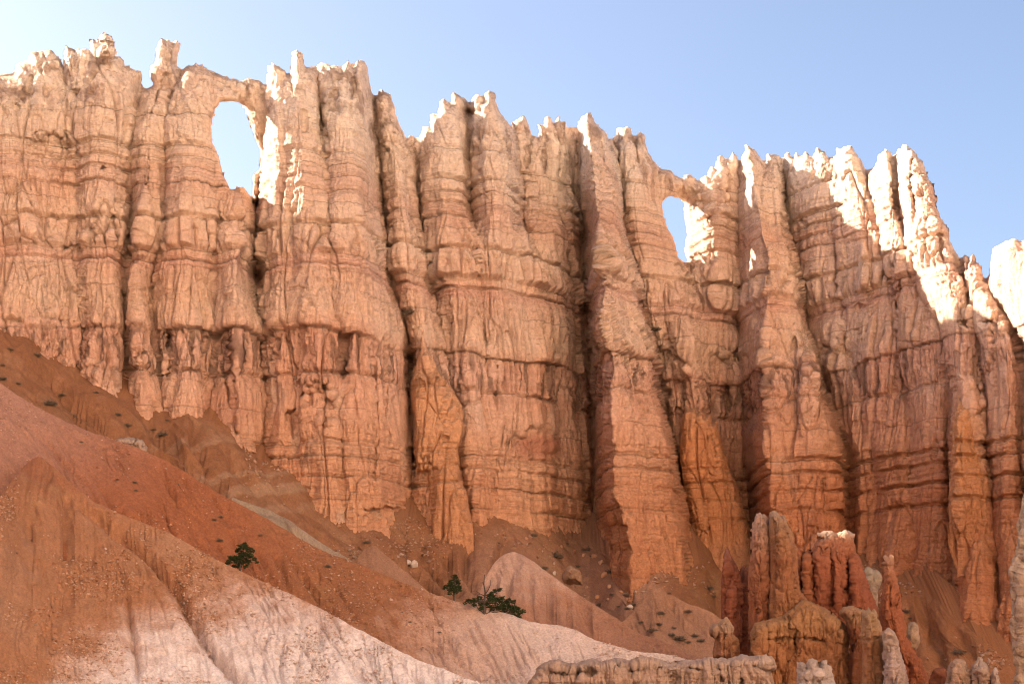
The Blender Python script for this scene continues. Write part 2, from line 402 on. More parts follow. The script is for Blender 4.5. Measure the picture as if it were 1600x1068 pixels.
# ------------------------------------------------------------------ the canyon wall with its two windows
CREST = [(-340, 132), (-322, 118), (-310, 104), (-298, 108), (-290, 124), (-262, 130), (-250, 112), (-240, 92), (-228, 90), (-222, 104), (-205, 120), (-180, 126), (-168, 108), (-150, 98), (-138, 104), (-128, 122), (-100, 128), (-84, 116), (-72, 110), (-62, 122), (-40, 127), (-22, 118), (0, 119.5), (19.5, 115), (24, 106), (26, 98), (38, 95.5), (43, 92), (46.5, 88), (45, 83.5), (48, 79), (56, 80.5), (61.5, 83), (70.5, 80.5), (79.5, 78), (86, 83.5), (88.5, 90), (96, 92.5), (98, 101.5), (106, 114), (112, 128), (118, 134), (124, 124), (122, 106), (128, 95), (136, 88), (145, 82), (158, 85), (170, 86), (186, 88), (194, 96), (195, 103), (205, 106), (213, 110), (221, 112), (222, 118), (220, 130), (223, 137), (230, 139), (238, 136), (240, 131), (236, 124), (234, 112), (235, 103), (241, 100), (242.5, 90), (244, 74.5), (247, 65.5), (252, 59.5), (258, 62), (263.5, 61), (269.5, 67), (275.5, 63), (279, 65.5), (279.7, 77.5), (277, 85), (277, 97), (272.5, 101), (280, 107.5), (284.5, 110), (290.5, 104.5), (301, 103), (305, 101), (306.5, 99), (310, 104), (316, 104.5), (325, 110.5), (340, 115), (358, 122.5), (379, 126), (389.5, 123), (400, 125.5), (412, 131.5), (416, 134.5), (417, 124), (419, 104.5), (427, 100), (437.5, 104.5), (445, 110.5), (449, 118), (452, 118.5), (455, 97.5), (457, 82.5), (460, 79), (465, 78), (469.5, 83), (473, 85.5), (474, 97.5), (478, 105), (495, 105), (497, 102), (502.5, 99), (511.5, 100.5), (517.5, 103.5), (528, 103.5), (533, 109.5), (536, 103.5), (542, 99), (544, 94), (547.5, 103.5), (552, 106.5), (555, 102), (556, 96), (564, 94.5), (571.5, 100.5), (574.5, 109.5), (576, 123), (579, 138), (583.5, 151.5), (585, 149), (591, 148.5), (595.5, 141), (603, 144), (611, 148.5), (615, 162), (621, 186), (628.5, 204), (634, 219), (640, 213), (644.5, 211.5), (655, 216), (657, 211.5), (662, 199.5), (670, 198), (673, 201), (673, 180), (677.5, 178.5), (683.5, 181.5), (686.5, 169.5), (690, 156), (694, 154), (700, 162), (703, 166.5), (706, 163.5), (706, 148.5), (709, 145), (718, 150), (727, 156), (736, 163.5), (738, 159), (739, 151.5), (748, 148), (752, 153), (755, 159), (758, 154.5), (758, 147), (764, 142), (773.5, 147), (775, 151.5), (773, 156), (776.5, 168), (782.5, 178.5), (791.5, 187.5), (796, 196.5), (799, 201), (800, 192), (805, 187.5), (812.5, 184.5), (818, 181), (821.5, 184.5), (826, 199.5), (831, 213), (835, 213), (838, 213), (841, 217.5), (842.5, 204), (840, 193.5), (850, 196.5), (852, 184.5), (856, 181.5), (861, 184.5), (865, 193.5), (869.5, 189), (872.5, 181), (876, 186), (877.5, 192), (880.5, 199.5), (883.5, 190.5), (889.5, 204), (892, 199.5), (900, 200), (904.5, 192), (909, 183), (910.5, 181), (916.5, 178), (922.5, 177), (925.5, 184.5), (933, 196.5), (943.5, 204), (951, 217.5), (958.5, 216), (963, 214.5), (964, 202), (969, 199.5), (979.5, 196.5), (985.5, 201), (987, 213), (996, 212), (999, 207), (1006.5, 213), (1006, 223.5), (1012.5, 238.5), (1020, 252), (1032, 262.5), (1048.5, 267), (1056, 274.5), (1066.5, 279), (1072, 273), (1078, 274.5), (1090, 283.5), (1094.5, 283.5), (1096, 279), (1101, 274.5), (1106, 276), (1109, 265.5), (1112, 261), (1117, 264), (1119, 255), (1123, 246), (1126, 244.5), (1130, 252), (1135, 247.5), (1139.5, 249), (1145, 237), (1150, 247.5), (1156, 258), (1159, 244.5), (1164, 237), (1166, 226), (1178.5, 234), (1186, 244.5), (1196.5, 256.5), (1197, 243), (1199, 238.5), (1205.5, 241.5), (1216, 243), (1222, 249), (1225, 253.5), (1226.5, 241.5), (1231, 236), (1235.5, 245), (1240, 247.5), (1244, 238.5), (1249, 244.5), (1255.5, 244.5), (1258.5, 238.5), (1264.5, 244.5), (1270.5, 246), (1273.5, 238.5), (1276.5, 232), (1287, 237), (1296, 249), (1305, 246), (1307, 240), (1308, 232.5), (1312, 234), (1315, 232.5), (1320, 230), (1330.5, 230), (1335, 238.5), (1341, 246), (1348.5, 258), (1351.5, 265.5), (1362, 264), (1366.5, 261), (1371, 250.5), (1372.5, 241.5), (1380, 235.5), (1383, 231), (1390, 235.5), (1395, 243), (1401, 238.5), (1404, 233), (1410, 231), (1410, 225), (1417.5, 227), (1426.5, 232.5), (1432.5, 243), (1440, 252), (1452, 280), (1458, 290), (1465.5, 325), (1469.6, 340), (1481, 358), (1483, 377), (1493, 395), (1499.5, 403.6), (1507.7, 398), (1513, 403.6), (1520, 398), (1524, 410), (1533.5, 416), (1534.5, 430), (1536.5, 440.7), (1542.7, 438.6), (1547, 424), (1547, 412), (1553, 389), (1565, 381), (1584, 374), (1596, 379), (1600, 377), (1618, 372), (1626, 384), (1640, 378), (1652, 352), (1664, 340), (1676, 346), (1684, 370), (1700, 376), (1712, 350), (1724, 330), (1740, 334), (1752, 356), (1770, 362), (1786, 330), (1800, 310), (1816, 318), (1830, 340), (1850, 334), (1866, 306), (1884, 300), (1900, 320), (1930, 310)]
HOLE_A = [(337, 172), (344, 159), (360, 156), (375.5, 161), (385, 175), (391.5, 197), (398, 216), (406, 235.5), (406, 264), (396, 274), (395.6, 305.5), (394.6, 318), (390, 305.5), (377, 291), (366, 296), (359.6, 294), (348.5, 270.5), (343.7, 248), (331, 219.6), (329.4, 197)]
HOLE_B = [(1037, 311), (1045, 306), (1061, 309), (1069, 317), (1070.5, 336), (1075, 358.7), (1070.5, 390.5), (1075, 409.6), (1067, 411), (1059, 401.7), (1051, 374.6), (1042, 355.5), (1035.5, 333), (1034, 317)]
HOLE_C = [(731.5, 176), (734.5, 173.5), (737.5, 176.5), (734.5, 179)]
RIBS = [
    ('m', [(-340, 100, 0)]), ('r', [(-240, 100, 1.5), (-230, 800, 2)]), ('c', [(-190, 100, -.8), (-180, 800, -.8)]), ('r', [(-140, 100, 1.5), (-130, 800, 1.5)]), ('c', [(-70, 100, -.8), (-60, 800, -.5)]), ('r', [(20, 130, 0), (30, 400, .8), (40, 700, 1)]),
    ('c', [(108, 130, -.8), (118, 180, -.3), (125, 300, -.3), (130, 520, -.6), (130, 800, -.6)]),
    ('r', [(165, 100, 1), (165, 300, 1.6), (160, 470, 2.2), (165, 800, 2)]),
    ('c', [(222, 140, -1.5), (205, 250, -.3), (203, 330, -2.2), (200, 420, -1.5), (195, 520, -1), (205, 800, -1)]),
    ('s', [(240, 120, 1), (225, 300, 1.5), (212, 520, 1.8), (235, 800, 1.5)]),
    ('c', [(283, 110, -1.0), (258, 200, -.4), (260, 320, -.6), (235, 480, -.5), (258, 640, -.8), (262, 800, -.5)]),
    ('r', [(300, 110, 1.5), (295, 300, 2.5), (290, 470, 2.2), (290, 800, 1)]),
    ('c', [(330, 120, .5), (335, 330, 1.6), (335, 520, -.5), (330, 680, -1.2), (335, 800, -.5)]),
    ('s', [(350, 120, 1), (375, 310, 2.6), (365, 480, 3.4), (372, 600, 3.2), (380, 800, 3)]),
    ('c', [(405, 100, -.5), (410, 160, -1.5), (402, 320, -5), (401, 400, -7), (408, 470, -3), (415, 520, -2), (412, 700, -1.5), (418, 800, -1)]),
    ('r', [(436, 110, 1.5), (436, 200, 2.5), (436, 300, 2), (450, 470, 2.5), (455, 800, 2.5)]),
    ('r', [(463, 80, 3), (468, 200, 4), (480, 350, 4.2), (490, 480, 4.8), (505, 620, 5), (520, 800, 5)]),
    ('c', [(494, 110, .6), (505, 215, 1.6), (512, 300, 3.6), (520, 480, 4.2), (535, 520, 3.5), (540, 800, 4.5)]),
    ('r', [(548, 100, 3.5), (555, 250, 5), (560, 480, 5.5), (575, 800, 5.5)]),
    ('c', [(584, 150, -3), (598, 300, -3.5), (603, 420, -3), (632, 490, -1), (642, 560, -3), (645, 800, -3)]),
    ('r', [(606, 145, .5), (622, 250, 2), (640, 400, 2.4), (658, 480, 2.6), (668, 560, 1.5), (690, 800, 2)]),
    ('c', [(648, 215, -2.5), (655, 300, -4), (668, 400, -3), (684, 470, -1.5), (700, 560, -1), (735, 800, 0)]),
    ('r', [(697, 160, 1.5), (700, 260, 2.5), (700, 340, 2.2), (712, 430, 2.4), (735, 500, 3), (750, 800, 2.6)]),
    ('c', [(727, 180, -2), (730, 270, -2.5), (738, 345, -2), (745, 385, 1.8), (755, 500, 2.5), (775, 640, 1.6), (775, 800, 2)]),
    ('r', [(765, 145, 3.5), (775, 260, 4.2), (785, 400, 3.8), (800, 520, 4.2), (810, 640, 3.5), (815, 800, 3)]),
    ('c', [(799, 190, -1), (812, 280, -3.5), (822, 350, -.8), (842, 420, 2), (852, 500, 2), (858, 600, .5), (865, 800, 0)]),
    ('r', [(838, 190, -1), (842, 300, -2), (852, 360, 1), (865, 440, 1), (872, 520, 1), (878, 650, -1), (885, 800, -1.5)]),
    ('c', [(903, 200, -3), (905, 300, -6), (912, 400, -8), (918, 550, -9), (926, 850, -9)]),
    ('s', [(915, 185, 4.5), (924, 250, 6), (928, 300, 8), (938, 340, 10), (945, 420, 12), (947, 520, 13), (957, 640, 14), (958, 760, 14), (985, 860, 14)]),
    ('m', [(942, 230, 4), (957, 330, 8), (975, 430, 9), (995, 520, 9), (1020, 640, 9.5), (1035, 760, 9.5), (1050, 880, 10)]),
    ('c', [(962, 215, -1), (972, 300, -1), (992, 430, -.5), (1012, 520, -1.5), (1044, 640, -4), (1066, 760, -5), (1085, 900, -3)]),
    ('r', [(982, 200, 1), (995, 300, 1.5), (1015, 430, 1), (1030, 520, 0), (1062, 600, -1), (1080, 760, -2), (1100, 900, 0)]),
    ('m', [(1030, 265, 1), (1030, 310, 0), (1045, 420, .5), (1070, 520, 2.5), (1090, 620, 1), (1120, 760, -2), (1130, 900, -2)]),
    ('m', [(1072, 275, 0), (1072, 330, -3), (1078, 430, -2.5), (1105, 520, -1), (1115, 640, -4), (1140, 760, -5), (1150, 900, -5)]),
    ('m', [(1122, 250, .8), (1118, 330, 1.9), (1120, 430, .3), (1128, 520, -2), (1135, 640, -5), (1155, 760, -6), (1165, 900, -6)]),
    ('c', [(1157, 250, -1), (1150, 330, -1.5), (1152, 430, -3), (1150, 500, -4), (1155, 600, -5), (1172, 760, -6.5), (1185, 900, -6.5)]),
    ('s', [(1168, 230, 3.5), (1178, 300, 5.5), (1198, 400, 8), (1195, 450, 8), (1192, 560, 8.5), (1200, 640, 9.5), (1208, 800, 11)]),
    ('m', [(1200, 255, 1.5), (1212, 330, 4), (1225, 430, 5.8), (1240, 520, 6.2), (1260, 640, 7), (1275, 800, 8)]),
    ('c', [(1218, 250, -2), (1228, 330, -2), (1248, 430, -1.5), (1258, 510, -2.5), (1295, 610, -4), (1322, 720, -4), (1332, 850, -4)]),
    ('r', [(1256, 240, 0), (1268, 330, .5), (1280, 430, 1), (1300, 520, .8), (1330, 640, 0), (1350, 750, 0), (1360, 900, .5)]),
    ('c', [(1300, 250, -.6), (1305, 400, -.3), (1320, 520, -.5), (1350, 640, -.8), (1372, 800, -.6)]),
    ('r', [(1325, 235, .8), (1330, 400, 1), (1345, 520, 1), (1385, 640, .8), (1400, 800, 1)]),
    ('c', [(1352, 265, -1.5), (1366, 350, -.5), (1400, 480, -.8), (1398, 560, 0), (1420, 640, -.5), (1425, 800, -.5)]),
    ('r', [(1382, 235, 1.2), (1388, 330, 1.5), (1410, 480, 1), (1440, 560, 1.5), (1460, 700, 1), (1455, 850, 1)]),
    ('c', [(1395, 245, -1), (1400, 330, -1), (1425, 440, .5), (1470, 520, .5), (1480, 640, -1.5), (1482, 800, -2)]),
    ('r', [(1418, 230, 1.2), (1430, 330, 2), (1455, 430, 2.5), (1490, 500, 2), (1502, 610, 2.2), (1515, 720, 2.6), (1520, 850, 2.6)]),
    ('c', [(1490, 395, -1), (1503, 440, -1.2), (1520, 500, 0), (1535, 620, -1.5), (1548, 720, -2), (1555, 850, -1)]),
    ('r', [(1520, 400, 0), (1545, 520, 1.5), (1570, 620, 1.5), (1575, 850, 2)]),
    ('c', [(1540, 440, -2), (1580, 500, -.5), (1590, 540, -2), (1598, 700, -1), (1600, 850, -1)]),
    ('r', [(1580, 380, 2), (1630, 520, 2), (1640, 850, 2)]), ('c', [(1690, 400, -2), (1695, 850, -2)]), ('r', [(1735, 400, 2), (1750, 850, 3)]), ('c', [(1780, 400, -2), (1790, 850, -2)]), ('r', [(1840, 400, 2), (1850, 850, 3)]), ('m', [(1930, 400, 0)]),
]
BASE_X = [-340, -160, 0, 300, 550, 750, 900, 1040, 1200, 1240, 1320, 1400, 1500, 1600, 1760, 1930]
BASE_Y = [178, 181, 184, 188, 195, 204, 214, 218, 222, 220.5, 213, 204, 191, 182, 172, 164]
# traced dark joints, alcoves and notches: (polyline, half width px, depth m)
JOINTS = [
    ([(48, 120), (37, 150), (36, 158)], 3, .8), ([(70, 82), (74, 100), (78, 112)], 3, .8), ([(62, 100), (66, 116)], 3, .7), ([(115, 110), (120, 150)], 7, 1.6), ([(136, 122), (128, 140), (122, 150)], 4, 1.0),
    ([(258, 115), (246, 150), (236, 175), (232, 200)], 2.5, 1.0), ([(284, 115), (284, 150), (276, 172)], 3, 1.0), ([(263, 116), (262, 122)], 2.5, .7), ([(386, 130), (387, 152)], 3, .8),
    ([(495, 125), (500, 160), (505, 205), (508, 214)], 4, 1.8), ([(522, 150), (525, 168), (530, 172)], 6, 1.4), ([(554, 112), (552, 135), (551, 150)], 3.5, 1.5), ([(476, 175), (476, 205)], 4, .9),
    ([(608, 165), (611, 190)], 3, .6), ([(728, 200), (727, 250), (730, 290), (737, 345)], 4, 1.2), ([(742, 170), (738, 195), (736, 230)], 3, 1.2), ([(690, 170), (688, 185)], 2.5, .8),
    ([(832, 205), (826, 225), (822, 260)], 3.5, 1.2), ([(866, 195), (870, 215), (874, 240)], 3, 1.2), ([(852, 205), (850, 240), (851, 270)], 3, 1.1), ([(880, 205), (876, 230), (872, 275)], 3, 1.1), ([(893, 205), (894, 250)], 3, 1.0),
    ([(936, 215), (940, 245)], 3, .9), ([(958, 222), (966, 260), (970, 300)], 4, 1.6), ([(992, 214), (995, 240), (998, 255)], 4, 1.4), ([(1136, 252), (1135, 275)], 3, .8), ([(1118, 262), (1120, 285)], 3, .8),
    ([(1225, 258), (1228, 300), (1228, 360)], 4, 1.4), ([(1195, 262), (1190, 280), (1188, 320)], 3, .9), ([(1240, 250), (1243, 275)], 3, .8), ([(1270, 250), (1272, 280)], 3, .8), ([(1304, 250), (1310, 280), (1312, 330)], 3.5, 1.0), ([(1395, 246), (1398, 290), (1402, 340)], 3, 1.6),
    ([(1426, 250), (1424, 290), (1430, 330)], 3, 1.2), ([(1402, 390), (1400, 430)], 3, .9), ([(1428, 395), (1430, 440)], 3, .9), ([(1448, 345), (1446, 385)], 3, .9), ([(1407, 440), (1402, 480), (1398, 520)], 3, 1.2), ([(1470, 360), (1470, 400)], 3, .9),
    ([(1500, 408), (1506, 440), (1510, 480)], 4, 1.6), ([(1513, 405), (1512, 425)], 2.5, .9), ([(402, 320), (403, 370), (402, 420), (404, 440)], 7, 4.5), ([(536, 520), (536, 560), (537, 590)], 4, 1.3),
    ([(636, 520), (640, 580), (645, 640), (645, 720)], 5, 2.0), ([(905, 330), (912, 420), (916, 520)], 5, 2.0), ([(1060, 640), (1064, 700)], 4, 1.2), ([(1340, 700), (1322, 760)], 4, 1.0), ([(1137, 560), (1137, 640)], 5, 1.6),
    ([(1247, 340), (1250, 420)], 3, .7), ([(345, 340), (348, 380)], 2.5, .8), ([(320, 345), (322, 385)], 2.5, .6), ([(85, 335), (80, 385)], 2.5, .6), ([(150, 340), (150, 378)], 2.5, .7), ([(178, 340), (176, 380)], 2.5, .6), ([(50, 340), (52, 380)], 2.5, .5),
    ([(585, 560), (590, 640), (585, 750)], 3, .8), ([(555, 590), (552, 660)], 3, .7), ([(605, 590), (600, 650), (612, 700)], 3, .8), ([(800, 640), (790, 700)], 3, .7), ([(856, 560), (854, 660)], 3, .9), ([(778, 570), (770, 650), (776, 700)], 4, .9),
    ([(1243, 770), (1246, 830)], 2.5, .7), ([(1284, 745), (1285, 800)], 2.5, .7), ([(1525, 560), (1530, 650)], 4, 1.2), ([(1398, 560), (1396, 640)], 3, .7),
    ([(240, 520), (238, 580)], 3, .8), ([(262, 525), (264, 590)], 4, 1.0), ([(300, 520), (298, 590)], 3, .8), ([(322, 520), (320, 600)], 4, 1.0), ([(352, 520), (345, 560), (366, 660), (372, 680)], 4, 1.3),
]
SCOOPS = [  # (cx, cy, rx, ry, depth): overhangs and alcoves, deepest under their upper lip
    (80, 230, 36, 26, 1.0), (160, 264, 6, 3, .9), (26, 166, 5, 3, .6), (80, 500, 30, 7, 1.6), (45, 500, 14, 4, .8), (145, 512, 10, 10, .8), (417, 508, 9, 12, 2.2), (432, 512, 6, 8, 1.0), (402, 400, 9, 26, 2.2), (262, 528, 6, 14, 1.2), (105, 385, 7, 4, .9),
    (595, 238, 12, 14, 1.2), (500, 632, 26, 38, 1.6), (455, 660, 14, 22, 1.0), (475, 605, 14, 10, .7), (840, 690, 36, 26, .9), (1038, 565, 13, 22, 1.3), (1142, 558, 16, 20, 1.7), (1122, 560, 6, 10, 1.0), (1105, 322, 24, 10, .9), (1140, 318, 14, 8, 1.2), (1292, 548, 14, 12, 1.8),
    (1133, 620, 10, 30, 1.2), (1110, 345, 4, 6, .8), (1256, 348, 5, 5, .9), (1240, 545, 6, 20, 1.0), (1345, 480, 8, 8, .6), (1545, 505, 10, 8, 1.4), (1510, 505, 8, 8, 1.2), (600, 800, 40, 9, 1.2), (965, 828, 16, 12, 1.5),
    (640, 570, 8, 16, 1.4), (1420, 535, 20, 5, .5), (860, 800, 20, 5, .5),
]


def rib_field(px, py):
    """forward depth (m) interpolated across the traced ridges and crevices, row by row"""
    R, C = px.shape
    out = np.empty((R, C))
    rows = py[:, 0]
    xs = np.stack([np.interp(rows, [p[1] for p in pts], [p[0] for p in pts]) for _, pts in RIBS], 1)
    ds = np.stack([np.interp(rows, [p[1] for p in pts], [p[2] for p in pts]) for _, pts in RIBS], 1)
    xs = np.maximum.accumulate(xs + np.arange(len(RIBS)) * 1e-3, 1)
    kind = np.array([k for k, _ in RIBS])
    wob = 5 * vnoise(px / 60, py / 70, 0 * px + 5) + 2.2 * vnoise(px / 17, py / 26, 0 * px + 8) + 1.0 * vnoise(px / 7, py / 9, 0 * px + 2)
    X = px + wob
    for r in range(R):
        i = np.clip(np.searchsorted(xs[r], X[r]) - 1, 0, len(RIBS) - 2)
        t = np.clip((X[r] - xs[r, i]) / (xs[r, i + 1] - xs[r, i]), 0, 1)
        ka, kb = kind[i], kind[i + 1]
        lin = (ka == 's') | (kb == 's')
        s = t * t * (3 - 2 * t)
        s = np.where((ka == 'c') & (kb != 'c'), np.sin(t * pi / 2) ** .62, s)
        s = np.where((kb == 'c') & (ka != 'c'), 1 - np.cos(pi / 2 - (pi / 2) * 0 - (pi / 2) * (1 - t)) * 0 - np.sin((1 - t) * pi / 2) ** .62, s)
        s = np.where(lin, .6 * t + .4 * s, s)
        out[r] = ds[r, i] * (1 - s) + ds[r, i + 1] * s
    return out


def wall_base(px, py):
    b = np.interp(px, BASE_X, BASE_Y)
    b = b + 1.2 * vnoise(px / 130, py / 160, 0 * px + 1)
    return b - .012 * (py - 400) * 1.0 * (1 - sstep(1230, 1330, px) * .4)   # the foot stands a little forward


def hole_sd(px, py, wig):
    h = np.full(px.shape, 1e9)
    for H in (HOLE_A, HOLE_B, HOLE_C):
        h = np.minimum(h, -poly_sd(H, px, py))
    return h


def build_wall():
    st = 1.15
    px, py = np.meshgrid(np.arange(-330, 1920, st), np.arange(48, 1090, st))
    body = CREST + [(1930, 1100), (-340, 1100)]
    wig = 1.5 * vnoise(px / 6, py / 6, 0 * px + 3) + .9 * vnoise(px / 2.6, py / 2.6, 0 * px + 9)
    sd = np.full(px.shape, 400.0)
    top = py < 500
    nr = int(top[:, 0].sum())
    sd[:nr] = np.minimum(poly_sd(body, px[:nr], py[:nr]), 400)
    hs = np.full(px.shape, 400.0)
    near = (px > 260) & (px < 1190) & (py < 500)
    hs[near] = hole_sd(px[near], py[near], None)
    sdw = np.minimum(sd, hs) + wig * .9

    # vertices just outside slide onto the outline
    gy, gx = np.gradient(np.minimum(sd, hs), st, st)
    g2 = gx * gx + gy * gy + 1e-3
    outside = sdw < 0
    slide = outside & (sdw > -2.2 * st)
    PX = np.where(slide, px - sdw * gx / g2, px); PY = np.where(slide, py - sdw * gy / g2, py)
    keepv = (~outside) | slide
    keepq = keepv[:-1, :-1] & keepv[1:, :-1] & keepv[1:, 1:] & keepv[:-1, 1:]
    anyin = ~outside
    keepq &= anyin[:-1, :-1] | anyin[1:, :-1] | anyin[1:, 1:] | anyin[:-1, 1:]

    base = wall_base(px, py)
    fwd = rib_field(px, py) * 1.35
    # traced joints and scoops
    for pts, w, d in JOINTS:
        xs = [p[0] for p in pts]; ys = [p[1] for p in pts]
        c0, c1 = np.searchsorted(px[0], [min(xs) - 4 * w, max(xs) + 4 * w]); r0, r1 = np.searchsorted(py[:, 0], [min(ys) - 4 * w, max(ys) + 4 * w])
        sl = (slice(r0, r1), slice(c0, c1))
        dist, t = line_d(pts, px[sl] + 1.6 * vnoise(px[sl] / 9, py[sl] / 9, 0 * px[sl] + 4), py[sl])
        fwd[sl] -= d * np.clip(1 - dist / (1.6 * w), 0, 1) ** 1.3 * np.clip(np.minimum(t + .25, 1.25 - t) * 3, 0, 1)
    scoop = np.zeros(px.shape)
    for cx, cy, rx, ry, d in SCOOPS:
        c0, c1 = np.searchsorted(px[0], [cx - 1.6 * rx, cx + 1.6 * rx]); r0, r1 = np.searchsorted(py[:, 0], [cy - 1.6 * ry, cy + 1.9 * ry])
        sl = (slice(r0, r1), slice(c0, c1))
        X = px[sl] + .25 * rx * vnoise(px[sl] / 8, py[sl] / 8, 0 * px[sl] + 6); Yy = py[sl] + .25 * ry * vnoise(px[sl] / 7, py[sl] / 7, 0 * px[sl] + 1)
        u = (X - cx) / rx; v = (Yy - cy) / ry
        f = np.where(v < 0, sstep(1.12, .72, np.hypot(u, v)), sstep(1.35, .1, np.hypot(u, v * .8)))
        fwd[sl] -= d * f; scoop[sl] = np.maximum(scoop[sl], f)
    # rounded rims
    s = np.clip(sd / 15, 0, 1); rim = 2.4 * (1 - np.sqrt(np.clip(1 - (1 - s) ** 2, 0, 1)))
    s2 = np.clip(sd / 60, 0, 1); rim = rim + 1.6 * (1 - s2) ** 2
    left = (px < 372) | ((px > 900) & (px < 1056))
    wr = np.where(left, 9, 30); rr = np.where(left, 1.6, 6.0)
    s = np.clip(hs / wr, 0, 1); rim = rim + rr * (1 - np.sqrt(np.clip(1 - (1 - s) ** 2, 0, 1)))
    Y = base - fwd + rim
    Pb = unproject(PX, PY, Y)
    Ps = np.stack([blur(blur(Pb[..., i], 1, 0), 1, 1) for i in range(3)], -1)
    D, c = rock_detail(Pb)
    D = D * np.clip(.25 + np.minimum(sd, hs) / 14, .25, 1)
    n = normals(Ps)
    face = np.abs(blur(blur(n[..., 1], 3, 1), 3, 0))
    D = D * (.55 + .45 * sstep(.08, .38, face))
    n = n + np.array([0, -.35, 0]); n /= np.linalg.norm(n, axis=-1, keepdims=True)
    P = Pb + n * D[..., None]
    nz = normals(P)[..., 2]
    c = c + (np.array([.33, .21, .13]) - c) * (sstep(.5, .85, nz) * .6 * (1 - sstep(1240, 1330, px) * .6))[..., None]
    # patches of redder stone laid bare where slabs have fallen
    red = sstep(1.25, .5, np.hypot((px - 840) / 40, (py - 698) / 22)) * .7 + sstep(1.25, .5, np.hypot((px - 350) / 45, (py - 640) / 40)) * .3
    c = c + (np.array([.42, .17, .11]) - c) * red[..., None]
    # the wall is deeper orange to the lower right
    o = sstep(520, 800, py) * sstep(850, 1200, px)
    c = c * (1 - o[..., None] * np.array([.13, .26, .36]))
    # coarse far side
    k = 4
    sb = sd[::k, ::k]; hb = hs[::k, ::k]
    mb = np.minimum(sb, hb)
    s3 = np.clip(np.minimum(sb / 30, hb / 90), 0, 1)
    Yf = blur(blur(Y, 3, 0), 3, 1)[::k, ::k]
    Yb = np.maximum(Yf + .9, base[::k, ::k] + 1.5 * s3 + 2.5 * (1 - (1 - s3) ** 2) + np.clip(sb, 0, 400) * .012 * s3)
    Yb = np.where(hb > 90, np.maximum(Yb, base[::k, ::k] + 4), Yb)
    PB = unproject(PX[::k, ::k], PY[::k, ::k], Yb)
    PB[..., 1] += .7 * vnoise(PB[..., 0] * .4, PB[..., 2] * .4, PB[..., 0] * 0)
    okb = mb > -k * st * .6
    qb = okb[:-1, :-1] & okb[1:, :-1] & okb[1:, 1:] & okb[:-1, 1:]
    cb = c[::k, ::k]
    # cut along the deep crevices into the rock masses one can tell apart
    CUTS = [
        [(228, 100), (232, 160), (205, 250), (203, 330), (200, 420), (195, 520), (205, 900)],
        [(417, 90), (417, 150), (404, 180), (400, 320), (401, 400), (408, 470), (415, 520), (412, 700), (418, 900)],
        [(584, 140), (598, 300), (603, 420), (632, 490), (642, 560), (645, 900)],
        [(636, 200), (650, 300), (668, 400), (684, 470), (700, 560), (735, 900)],
        [(799, 190), (812, 280), (822, 350), (850, 420), (880, 520), (890, 900)],
        [(901, 190), (905, 300), (912, 400), (918, 550), (926, 900)],
        [(960, 200), (972, 300), (992, 430), (1012, 520), (1044, 640), (1066, 760), (1085, 900)],
        [(1156, 240), (1150, 330), (1152, 430), (1150, 500), (1155, 600), (1172, 760), (1185, 900)],
        [(1224, 250), (1228, 330), (1248, 430), (1258, 510), (1295, 610), (1322, 720), (1332, 900)],
        [(1353, 250), (1366, 350), (1400, 480), (1398, 560), (1420, 640), (1425, 900)],
        [(1494, 390), (1503, 440), (1530, 500), (1560, 620), (1590, 720), (1600, 900)],
    ]
    NAMES = [
        ("rock_massif", "broad pale cliff at the left edge of the wall with boulder blocks on its crest", "cliff"),
        ("rock_arch", "pale rock tower carrying the larger oval window under a thin stone bridge", "rock arch"),
        ("rock_buttress", "tall double-topped buttress with thin chimney spires right of the larger window", "rock buttress"),
        ("rock_tower", "slender tapering rock tower leaning beside the double-topped buttress, dark groove either side", "rock tower"),
        ("rock_crag", "central banded crag with a knobbed peak and a row of pale pinnacles behind it", "rock crag"),
        ("rock_bay", "recessed shadowed bay topped by narrow finger spires, left of the knife-edged fin", "rock bay"),
        ("rock_fin", "long knife-edged fin with a sunlit upper edge, standing out to the canyon floor", "rock fin"),
        ("rock_arch", "curved rock wall with the smaller window under a sagging dark bridge", "rock arch"),
        ("rock_buttress", "sharp-peaked buttress with a pale nose right of the smaller window", "rock buttress"),
        ("rock_wall", "long serrated wall half in shadow with a diagonal shadow line under its sunlit teeth", "rock wall"),
        ("rock_tower", "brightly sunlit triple tower at the right end of the serrated wall", "rock tower"),
        ("rock_massif", "sunlit rounded block and ledge at the right edge, lower than the sunlit tower", "cliff"),
    ]
    qx = (px[:-1, :-1] + st / 2); qy = py[:-1, :-1]
    qxw = qx + 3 * vnoise(qx / 15, qy / 15, 0 * qx)
    lab = np.zeros(qx.shape, int)
    for cut in CUTS:
        lab += qxw > np.interp(qy, [p[1] for p in cut], [p[0] for p in cut])
    qxb = px[::k, ::k][:-1, :-1]; qyb = py[::k, ::k][:-1, :-1]
    labb = np.zeros(qxb.shape, int)
    for cut in CUTS:
        labb += qxb > np.interp(qyb, [p[1] for p in cut], [p[0] for p in cut])
    for i, (nm, lb, cat) in enumerate(NAMES):
        me = make_mesh(nm, [(P, c, keepq & (lab == i), False), (PB, cb, qb & (labb == i), True)], M_ROCK)
        link(nm, me, lb, cat)
    return px, py, P


WALL = build_wall()


# ------------------------------------------------------------------ badland slopes, ground and an unseen hillside for bounce light
SURF = {}


def lerp3(stops, t):
    s = np.array(stops, float)
    return np.stack([np.interp(t, s[:, 0], s[:, i]) for i in (1, 2, 3)], -1)


